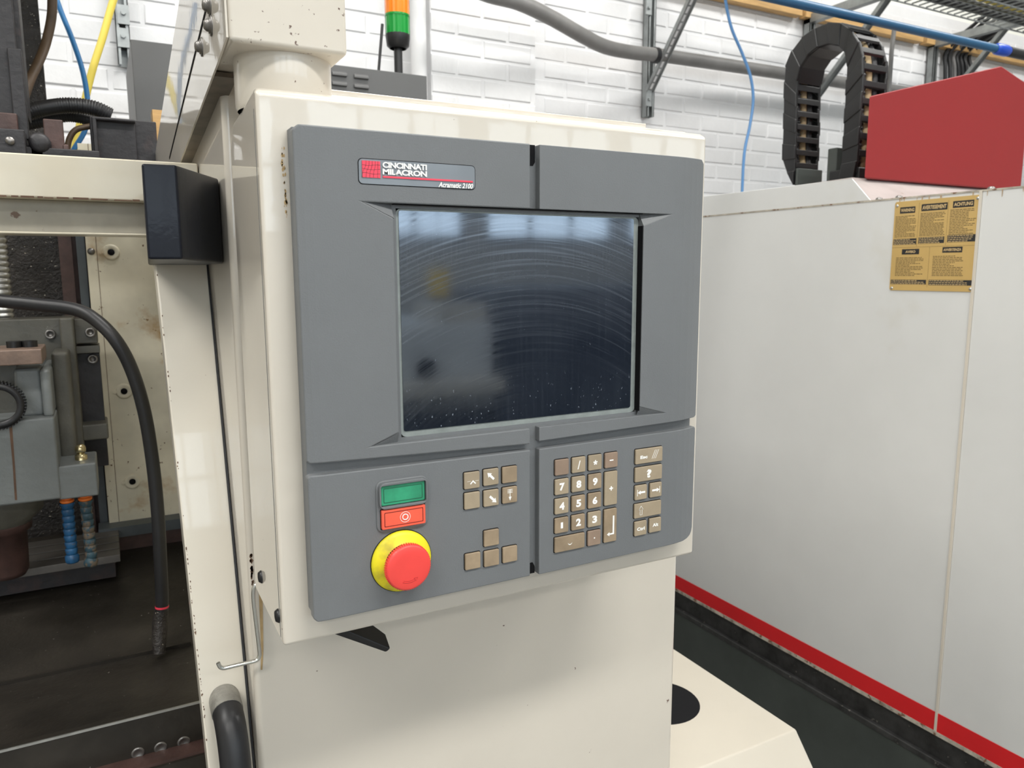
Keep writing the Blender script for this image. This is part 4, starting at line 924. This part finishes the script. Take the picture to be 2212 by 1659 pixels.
for py in (12, 210):
    p = at(1401, py, y=2.94); MB().box(p.x-.016, p.x+.016, 2.936, 2.944, p.z-.04, p.z+.03).cyl((p.x, 2.936, p.z-.01), (p.x, 2.928, p.z-.01), .008, 6).build('fixing_plate', M['galv'], t1)
p = at(1743, 35, y=2.985); zt2 = p.z
t2 = strut('wall_bracket', p.x, at(1743, 260, y=2.985).z, zt2, 2.985, 'galvanised wall bracket behind the black cable chain', 'cable tray brackets on the brick wall')
MB().box(p.x-.0205, p.x+.0205, 2.1, 2.985, zt2-.045, zt2-.002).build('arm', M['galv'], t2)
a = at(1762, 212, x=p.x+.02); b = at(1915, 0, x=p.x+.02); b = a.lerp(b, 1.1); slotted(a, b, 'brace', t2)
p = at(2010, 88, y=2.985); zt3 = p.z
t3 = strut('wall_bracket', p.x, at(2010, 260, y=2.985).z, zt3, 2.985, 'galvanised wall bracket carrying the wire cable tray, above the red hood', 'cable tray brackets on the brick wall')
MB().box(p.x-.0205, p.x+.0205, 1.9, 2.985, zt3-.045, zt3-.002).build('arm', M['galv'], t3)
a = at(2092, 160, x=p.x+.02); b = at(2185, 45, x=p.x+.02); b = a.lerp(b, 1.3); a = a.lerp(b, -.3); slotted(a, b, 'brace', t3)
# timber batten above the bricks: separate lengths
bat = thing('timber_batten', (4.0, 2.95, 2.9), 'pale pine batten fixed along the top of the white brick wall', 'timber')
tz0 = at(1900, 62, y=2.93).z; x = -6
tq0, tq1 = at(1800, 50, y=2.94), at(1800, 28, y=2.94)
tz_top = at(1700, 3, y=2.94).z; tz_bot = at(1700, 27, y=2.94).z
for a_, b_ in ((-5.8, -2.9), (-2.895, px0-.05), (px1+.01, 2.2), (2.205, at(1734, 30, y=2.94).x), (at(1742, 30, y=2.94).x, at(1995, 90, y=2.94).x), (at(2003, 90, y=2.94).x, 8.9)):
    MB().box(a_, b_, 2.94, 2.985, tz_bot, tz_top).build('batten_length', M['timber'], bat, 0.002)
# blue air pipe
y = 1.55
a = at(1560, -26, y=y); b = at(2150, 101, y=y); b.z = a.z = at(1900, 48, y=y).z
ap_ = thing('air_pipe', ((a.x+b.x)/2, y, a.z), 'straight blue air pipe running across the upper right, above the cable chain', 'pipe')
MB().cyl(Vector((a.x-3.2, y, a.z)), b, .0125, 20).build('pipe', M['bluepipe'], ap_)
MB().tube([b, b+Vector((.012, 0, 0)), b+Vector((.06, 0, 0)), b+Vector((.075, 0, 0))], .02, 20, True, [.014, .018, .018, .014]).build('coupling', mat('bright_blue_coupling', (.01, .06, .42), .3), ap_)
MB().cyl(b+Vector((.07, 0, 0)), b+Vector((1.2, 0, 0)), .016, 16).build('hose_tail', M['rubber'], ap_)
for xx in (a.x-3.0, a.x-.2): MB().cyl((xx, y, a.z), (xx, y, CEIL), .005, 8).build('hanger', M['steel'], ap_)
# pale blue hose hanging on the wall
tag(MB().tube(smooth_path([at(1560, -60, y=2.5), at(1567, 0, y=2.5), at(1580, 60, y=2.5), at(1603, 115, y=2.5), at(1621, 165, y=2.5), at(1627, 215, y=2.5), at(1620, 270, y=2.5), at(1608, 330, y=2.5), at(1603, 415, y=2.5), at(1600, 500, y=2.5)], 8), .0062, 12).build('blue_hose', M['bluecord'], None), 'slim pale blue hose hanging in front of the bricks left of the cable chain', 'hose')
tag(MB().tube([at(1932, 60, y=2.7), at(1926, 110, y=2.7), at(1920, 200, y=2.7)], .011, 10).build('hanging_cable', M['conduit'], None), 'grey cable hanging down the wall between the cable chain and the tray bracket', 'cable')
# cable tray: welded wire mesh
ty = [2.05, 2.1, 2.2, 2.3, 2.4, 2.5]
A0 = at(2000, -8, y=2.35)
tr_z = at(2120, 22, y=2.4).z
tr = thing('cable_tray', (3.6, 2.3, tr_z), 'black wire mesh cable tray holding cables at the upper right corner', 'cable tray')
txa = at(1985, -8, y=2.5).x; m1 = MB(); m2 = MB()
for k in range(9): yy = 1.95+.07*k; m1.bar((2.2, yy, tr_z), (7, yy, tr_z), .006, .006)
xx = 2.2
while xx < 6.5: m2.bar((xx, 1.95, tr_z+.006), (xx, 2.51, tr_z+.006), .006, .006); xx += .055
stuff(m1.build('long_wires', M['galv'], tr)); stuff(m2.build('cross_wires', M['galv'], tr))
for yy in (1.95, 2.51): MB().box(2.2, 7, yy-.003, yy+.003, tr_z+.05, tr_z+.056).build('side_wire', M['galv'], tr)
for k, (m_, yy) in enumerate((('rubber', 2.00), ('rubber', 2.045), ('yellowhose', 2.085), ('rubber', 2.13), ('conduit', 2.18), ('rubber', 2.24), ('rubber', 2.30), ('yellowhose', 2.34), ('rubber', 2.40), ('rubber', 2.45))):
    lab = {'rubber': 'black cable lying in the wire mesh tray', 'yellowhose': 'yellow green cable lying among black ones in the tray', 'conduit': 'grey cable lying in the wire mesh tray'}[m_]
    lab += ', ' + ('frontmost', 'second', 'third', 'fourth', 'fifth', 'sixth', 'seventh', 'eighth', 'ninth', 'hindmost')[k] + ('' if k in (0, 9) else ' from the front')
    tag(MB().tube([(2.15, yy, tr_z+.024), (4, yy+.01, tr_z+.024), (7.0, yy, tr_z+.024)], .014, 10).build('tray_cable', M[m_], None), lab, 'cable', 'cables in the tray: '+('black' if m_ == 'rubber' else 'coloured' if m_ == 'yellowhose' else 'grey'))
for k, (px, m_) in enumerate(((2042, 'rubber'), (2052, 'rubber'), (2062, 'conduit'), (2070, 'rubber'), (2079, 'rubber'), (2088, 'rubber'), (2098, 'rubber'))):
    yy = 2.965 - .012*(k % 2); P0 = at(px, 230, y=yy); P1 = at(px, 150, y=yy); P2 = at(px+2, 112, y=yy)
    pts = smooth_path([P0, P1, P2, P2+Vector((.03, -.10-.02*k, .10)), P2+Vector((.05, -.32-.02*k, .18)), (P2.x+.10, 2.35, tr_z-.03), (P2.x+.3, 2.15, tr_z-.02)], 6)
    tag(MB().tube(pts, .011, 10).build('drop_cable', M[m_], None), ('black' if m_ == 'rubber' else 'grey') + ' cable bending down the wall under the tray, ' + ('leftmost', 'second from the left', 'third from the left', 'middle one', 'third from the right', 'second from the right', 'rightmost')[k], 'cable', 'cables dropping from the tray: '+m_.replace('rubber', 'black').replace('conduit', 'grey'))

# ------------------------------------------------------------------ the white and red machine at the right
MX = 1.6
rm = thing('turning_centre', (2.2, 1.4, 0), 'light grey and red machine standing to the right of the pendant', 'machine')
Ztop = 1.6605; YS = 0.954
def zp(px, py): return at(px, py, x=MX).z
zs1, zs0 = 0.5040, 0.4600
MB().box(MX, 2.7, YS+.0015, 2.75, zs1, Ztop).build('side_panel', M['mach_white'], rm, 0.0015)
MB().box(MX, 2.7, 0.2, YS-.0015, zs1, Ztop).build('front_panel', M['mach_white'], rm, 0.0015)
MB().box(MX-.0022, MX+.002, YS-.0015, YS+.004, zs0, Ztop).build('panel_edge', M['cream'], rm)
MB().box(MX-.0008, MX+.3, YS+.0016, 2.75, zs0, zs1+.0005).build('red_stripe', M['mach_red'], rm)
MB().box(MX-.0008, MX+.3, 0.2, YS-.0016, zs0, zs1+.0005).build('red_stripe', M['mach_red'], rm)
MB().box(MX-.0012, MX+.3, 0.2, 2.75, zs0-.010, zs0).build('panel_foot', M['mach_edge'], rm)
MB().box(MX+.016, 2.7, 0.2, 2.75, .385, zs0-.010).build('grimy_channel', M['grime'], rm)
MB().box(MX+.004, MX+.02, 0.2, 2.75, .372, .387).build('channel_lip', M['grime'], rm, 0.002)
MB().box(MX+.006, 2.7, 0.2, 2.75, 0.0, .374).build('base', M['greenbase'], rm, 0.003)
# raised fascia, top seam and sloping shoulder
yf = at(1840, 388, x=MX).y; zf = 1.7165
MB().prism([(yf-.054, Ztop+.001), (yf, zf), (2.75, zf+.008), (2.75, Ztop+.001)], 'x', MX, MX+.004).build('fascia', M['mach_white'], rm, 0.001)
MB().box(MX-.0009, MX+.003, 0.2, 2.75, Ztop-.0025, Ztop+.0012).build('top_seam', M['mach_edge'], rm)
RY = 1.30; rb0 = at(1867, 385, y=RY); rb1 = at(2204, 403, y=RY)
zr = rb0.z
sh1 = MB().add([(MX, yf-.054, Ztop+.001), (MX, .80, Ztop+.001), (2.9, .80, Ztop+.001), (2.9, RY, zr), (rb0.x-.03, RY, zr), (MX, yf, zf)], [(0, 1, 2, 3, 4, 5)])
sh1 = MB().add([(MX, yf-.054, Ztop+.001), (MX, .80, Ztop+.001), (2.9, .80, Ztop+.001), (2.9, RY+.02, zr+.003), (rb0.x-.02, RY+.02, zr+.003), (MX, yf, zf), (MX+.12, 2.75, zf), (MX, 2.75, zf), (2.9, 2.75, zf+.005)],
                    [(0, 1, 2), (0, 2, 3), (0, 3, 4), (0, 4, 5), (5, 4, 6, 7), (4, 3, 8, 6)])
sh1.build('sloping_top', mat('red_reflection_sheet', (0.36, 0.325, 0.31), 0.35, var=.2, vscale=12, spots=(.2, .14, .1), spot_scale=40, spot_t=.68), rm)  # the hood's pinkish reflection is mixed into this base colour
for py in (405, 424): pass
for px, py in ((1936, 424), (1893, 429), (2135, 406)):
    p = at(px, py, x=MX); MB().lathe((MX+.01, p.y, Ztop+.001), (0, 0, 1), [(0, .008), (.004, .007), (.006, .003), (.0062, 0)], 12).build('bolt', M['bolt'], rm)
# red hood
r0, r1, r2, r3 = at(1878, 207, y=RY), at(2163, 142, y=RY), at(2208, 172, y=RY), rb1
hd = MB()
F0 = [(rb0.x, RY, zr-.03), (rb1.x, RY, zr-.03), (rb1.x, RY, at(2207, 300, y=RY).z), (r1.x, RY, r1.z), (rb0.x, RY, r0.z)]
F0 = [(rb0.x, RY, zr), (rb1.x+.004, RY, zr), (rb1.x+.004, RY, at(2210, 182, y=RY).z), (r1.x, RY, r1.z), (rb0.x, RY, r0.z)]
B0 = [(x+(0.20 if i in (0, 4) else .15), y+.12, z) for i, (x, y, z) in enumerate(F0)]
hd.add(F0+B0, [(0,1,2,3,4), (9,8,7,6,5)] + [(i, (i+1) % 5, 5+(i+1) % 5, 5+i) for i in range(5)])
tag(hd.build('red_hood', M['red_hood'], None, 0.004, 3), 'big red sheet metal hood on top of the light grey machine', 'hood')
# warning placard
pl = thing('warning_placard', (MX, 1.049, 1.4539), 'tan warning plate in five languages on the light grey machine', 'sign')
ya, yb_ = 1.1470, 0.9535       # left, right edge in the picture
zb, zt_ = 1.4539, 1.6520
W_, H_ = ya-yb_, zt_-zb
MB().prism([(ya-(a), zb+b) for a, b in rrect(0, W_, 0, H_, .005)], 'x', MX-.0016, MX-.0002).build('plate', M['placard'], pl)
XP = MX-.00175
def pr(mb, u0, u1, v0, v1, x=XP): mb.add([(x, ya-u0*W_, zb+v0*H_), (x, ya-u1*W_, zb+v0*H_), (x, ya-u1*W_, zb+v1*H_), (x, ya-u0*W_, zb+v1*H_)], [(0, 1, 2, 3)])
def ptxt(txt, u0, u1, v0, v1, m='tan_ink'):
    vs, fs = text_mb(txt, (u1-u0)*W_, (v1-v0)*H_, weight=.03); mb = MB()
    cu, cv = (u0+u1)/2, (v0+v1)/2
    mb.add([(XP-.0002, ya-cu*W_-a, zb+cv*H_+b) for a, b in vs], fs); mb.build('lettering', M[m], pl)
hd_ = [('WARNING', .07, .26, .865, .935), ('AVERTISSEMENT', .335, .64, .875, .95), ('ACHTUNG', .70, .93, .885, .955), ('AVISO', .13, .345, .405, .465), ('AVVERTENZA', .62, .845, .415, .475)]
for txt, u0, u1, v0, v1 in hd_:
    b = MB(); pr(b, u0, u1, v0, v1); b.build('title_block', M['ink'], pl); g_ = .045 if txt == 'AVISO' else .012
    ptxt(txt, u0+g_, u1-g_, v0+.016, v1-.016)
fine = MB(); rnd = random.Random(5)
for u0, u1, v0, v1, n in ((.02, .29, .595, .84, 15), (.33, .635, .60, .855, 16), (.675, .97, .60, .87, 16), (.06, .41, .16, .375, 13), (.515, .88, .16, .385, 13)):
    for k in range(n):
        v = v1-(v1-v0)*(k+.2)/n; e_ = u1-(u1-u0)*rnd.choice([.02, .05, .08, .3, .12, .04, .45]); u = u0
        while u < e_-.01:
            l = rnd.uniform(.015, .05); pr(fine, u, min(u+l, e_), v-.007, v); u += l+.006
for u0, u1, v0, v1 in ((.01, .30, .515, .585), (.32, .625, .525, .595), (.665, .985, .53, .605)):
    pass
stuff(fine.build('fine_print', M['ink_soft'], pl))
fl = MB()
for u0, u1, v0, v1 in ((.012, .30, .515, .582), (.325, .63, .520, .590), (.665, .985, .525, .600), (.012, .455, .070, .122), (.485, .975, .065, .122)):
    b = MB(); pr(b, u0, u1, v0, v1, XP+.00002); b.build('footer_block', M['ink'], pl)
    n = 4 if v0 > .3 else 3
    for k in range(n):
        v = v1-(v1-v0)*(k+.35)/n; u = u0+.008; e_ = u1-(u1-u0)*rnd.choice([.1, .2, .3])
        while u < e_:
            l = rnd.uniform(.012, .04); pr(fl, u, u+l, v-.0065, v, XP-.0002); u += l+.007
stuff(fl.build('footer_print', M['tan_ink'], pl))
ru = MB()
for u0, u1, v0, v1 in ((.305, .3075, .49, .97), (.648, .6505, .49, .97), (.468, .4705, .04, .48), (.0, 1, .4835, .486)): pr(ru, u0, u1, v0, v1)
ru.build('rule_lines', M['ink_soft'], pl)
for u, v in ((.03, .955), (.965, .965), (.03, .025), (.965, .03)):
    MB().lathe((MX-.0016, ya-u*W_, zb+v*H_), (-1, 0, 0), [(0, .0032), (.001, .0026), (.0014, 0)], 12).build('rivet', M['steel'], pl)
# rust dribbles under the top seam
dr_ = MB()
for k in range(16):
    yy = rnd.uniform(.80, 1.15); l = rnd.uniform(.003, .016); w_ = rnd.uniform(.001, .003)
    dr_.add([(MX-.0011, yy, Ztop-.0022), (MX-.0011, yy+w_, Ztop-.0022), (MX-.0011, yy+w_*.7, Ztop-.0022-l), (MX-.0011, yy+w_*.3, Ztop-.0022-l)], [(0, 1, 2, 3)])
stuff(dr_.build('rust_dribbles', mat('pale_rust', (.42, .30, .18), .6), rm))

# ------------------------------------------------------------------ cable chain
CXn = 1.92
ck = thing('cable_chain', (CXn+.06, 1.75, 1.72), 'black cable chain arching up behind the light grey machine, carrying hoses', 'cable chain')
def ch(px, py, x=CXn): p = at(px, py, x=x); return Vector((0, p.y, p.z))
out = [ch(*q) for q in ((1712, 398), (1690, 350), (1691, 290), (1692, 230), (1693, 185), (1698, 135), (1722, 92), (1752, 66), (1793, 49), (1826, 57), (1851, 88), (1861, 130), (1860, 180), (1856, 235), (1852, 290), (1848, 345), (1840, 385))]
inn = [ch(*q) for q in ((1712, 398), (1714, 350), (1716, 290), (1717, 230), (1718, 185), (1727, 140), (1742, 118), (1760, 102), (1790, 92), (1812, 98), (1824, 112), (1829, 140), (1827, 180), (1824, 235), (1821, 290), (1818, 345), (1812, 385))]
def dens(P, n):
    P = smooth_path(P, 12); d = [0]
    for a, b in zip(P, P[1:]): d.append(d[-1]+(b-a).length)
    res = []; j = 0
    for k in range(n+1):
        t = d[-1]*k/n
        while j < len(d)-2 and d[j+1] < t: j += 1
        res.append(P[j].lerp(P[j+1], (t-d[j])/max(1e-9, d[j+1]-d[j])))
    return res
NL = 23
O_, I_ = dens(out, NL), dens(inn, NL)
WX = 0.115
for k in range(NL):
    for xo in (0, WX-.012):
        s_ = .003 if k % 2 else 0; x0 = CXn+xo+s_*(1 if xo == 0 else -1)
        q = [O_[k], O_[k+1], I_[k+1], I_[k]]; c = sum(q, Vector())/4; q = [c+(v-c)*1.10 for v in q]
        l = MB().hexa([(x0, v.y, v.z) for v in q], [(x0+.011, v.y, v.z) for v in q]).build('link_plate', M['blackplastic'], ck, 0.003)
    for P in (O_, I_):
        a = (P[k]+P[k+1])/2; wide = (P is I_ and 7 < k < 15) or (P is O_ and 9 < k < 13); d = (P[k+1]-P[k]).normalized()*(.026 if wide else .008); n_ = (O_[k]-I_[k]).normalized()*.004
        MB().hexa([(CXn+.010, v.y, v.z) for v in (a-d-n_, a+d-n_, a+d+n_, a-d+n_)], [(CXn+WX-.010, v.y, v.z) for v in (a-d-n_, a+d-n_, a+d+n_, a-d+n_)]).build('cross_bar', M['blackplastic'], ck, 0.001)
ctr = [(o*.5+i*.5) for o, i in zip(O_, I_)]
for nm, m_, xo, r_, lab in (('hose', 'beigehose', .060, .012, 'beige hose running inside the black cable chain'), ('cable', 'rubber', .085, .013, 'smooth black cable running inside the cable chain')):
    tag(MB().tube([(CXn+xo, v.y, v.z) for v in smooth_path(ctr, 3)], r_, 10).build('chain_'+nm, M[m_], None), lab, nm)
P_ = smooth_path([Vector((CXn+.032, v.y, v.z)) for v in ctr], 14); acc = 0; R_ = []
for i, v in enumerate(P_):
    if i: acc += (P_[i]-P_[i-1]).length
    R_.append(.013+.0018*math.sin(acc/.012*2*math.pi))
tag(MB().tube(P_, .013, 10, True, R_).build('corrugated_hose', M['rubber'], None), 'ribbed black hose running inside the cable chain, nearest its left side', 'hose')
a = at(1708, 400, x=CXn); b = at(1762, 366, x=CXn+.0)
f0 = Vector((CXn, O_[0].y, 0))
MB().box(CXn+.004, CXn+WX, I_[0].y-.014, I_[0].y-.006, zf+.003, at(1738, 366, y=I_[0].y).z).build('foot_bracket', M['greenbase'], ck, 0.002)
for dx_ in (.02, .09): MB().cyl((CXn+dx_, I_[0].y-.014, zf+.03), (CXn+dx_, I_[0].y-.019, zf+.03), .006, 8).build('bolt', M['blackplastic'], ck)
e0 = O_[-1]
MB().box(CXn+.012, CXn+.10, e0.y-.015, e0.y+.09, zf+.002, zf+.075).build('end_bracket', M['blackplastic'], ck, 0.004)
q0, q1 = at(1809, 318, y=1.60), at(1822, 392, y=1.60)
jb = thing('junction_box', ((q0.x+q1.x)/2, 1.66, zf), 'dark green grey box standing behind the right leg of the cable chain', 'box')
MB().box(q0.x, q0.x+.10, 1.60, 1.634, zf+.002, q0.z).build('box_body', M['greenbase'], jb, 0.003)
MB().cyl((q0.x-.012, 1.617, zf+.03), (q0.x, 1.617, zf+.03), .014, 14).build('cable_gland', M['blackplastic'], jb)

# ------------------------------------------------------------------ cover box low at the right of the cabinet
cz = 0.70; e1, e2 = at(1720, 1575, z=cz), at(1500, 1659, z=cz)
cxr, cyf = e1.x, e1.y
tk = thing('cover_box', (0.85, 1.1, 0), 'cream sheet metal cover box with a round black hole, beside the cabinet foot', 'box')
body = MB().prism([(cyf, cz), (1.62, cz), (1.62, 0.02), (cyf-.02, .02), (cyf-.10, .45), (cyf-.10, .58)], 'x', 0.690, cxr).build('box_body', mat('shaded_cream_paint', (0.50, 0.46, 0.39), 0.4, var=.05), tk, 0.003)  # same cream paint, darkened in colour in place of weaker overhead light
hc = at(1448, 1512, z=cz); R0 = at(1475, 1512, z=cz)
MB().cyl((0.865, 1.035, cz-.02), (0.865, 1.035, cz+.0006), .072, 40).build('hole_dark_disc', M['key_dark'], tk)  # flat black disc; the dark inside of the hole is only colour
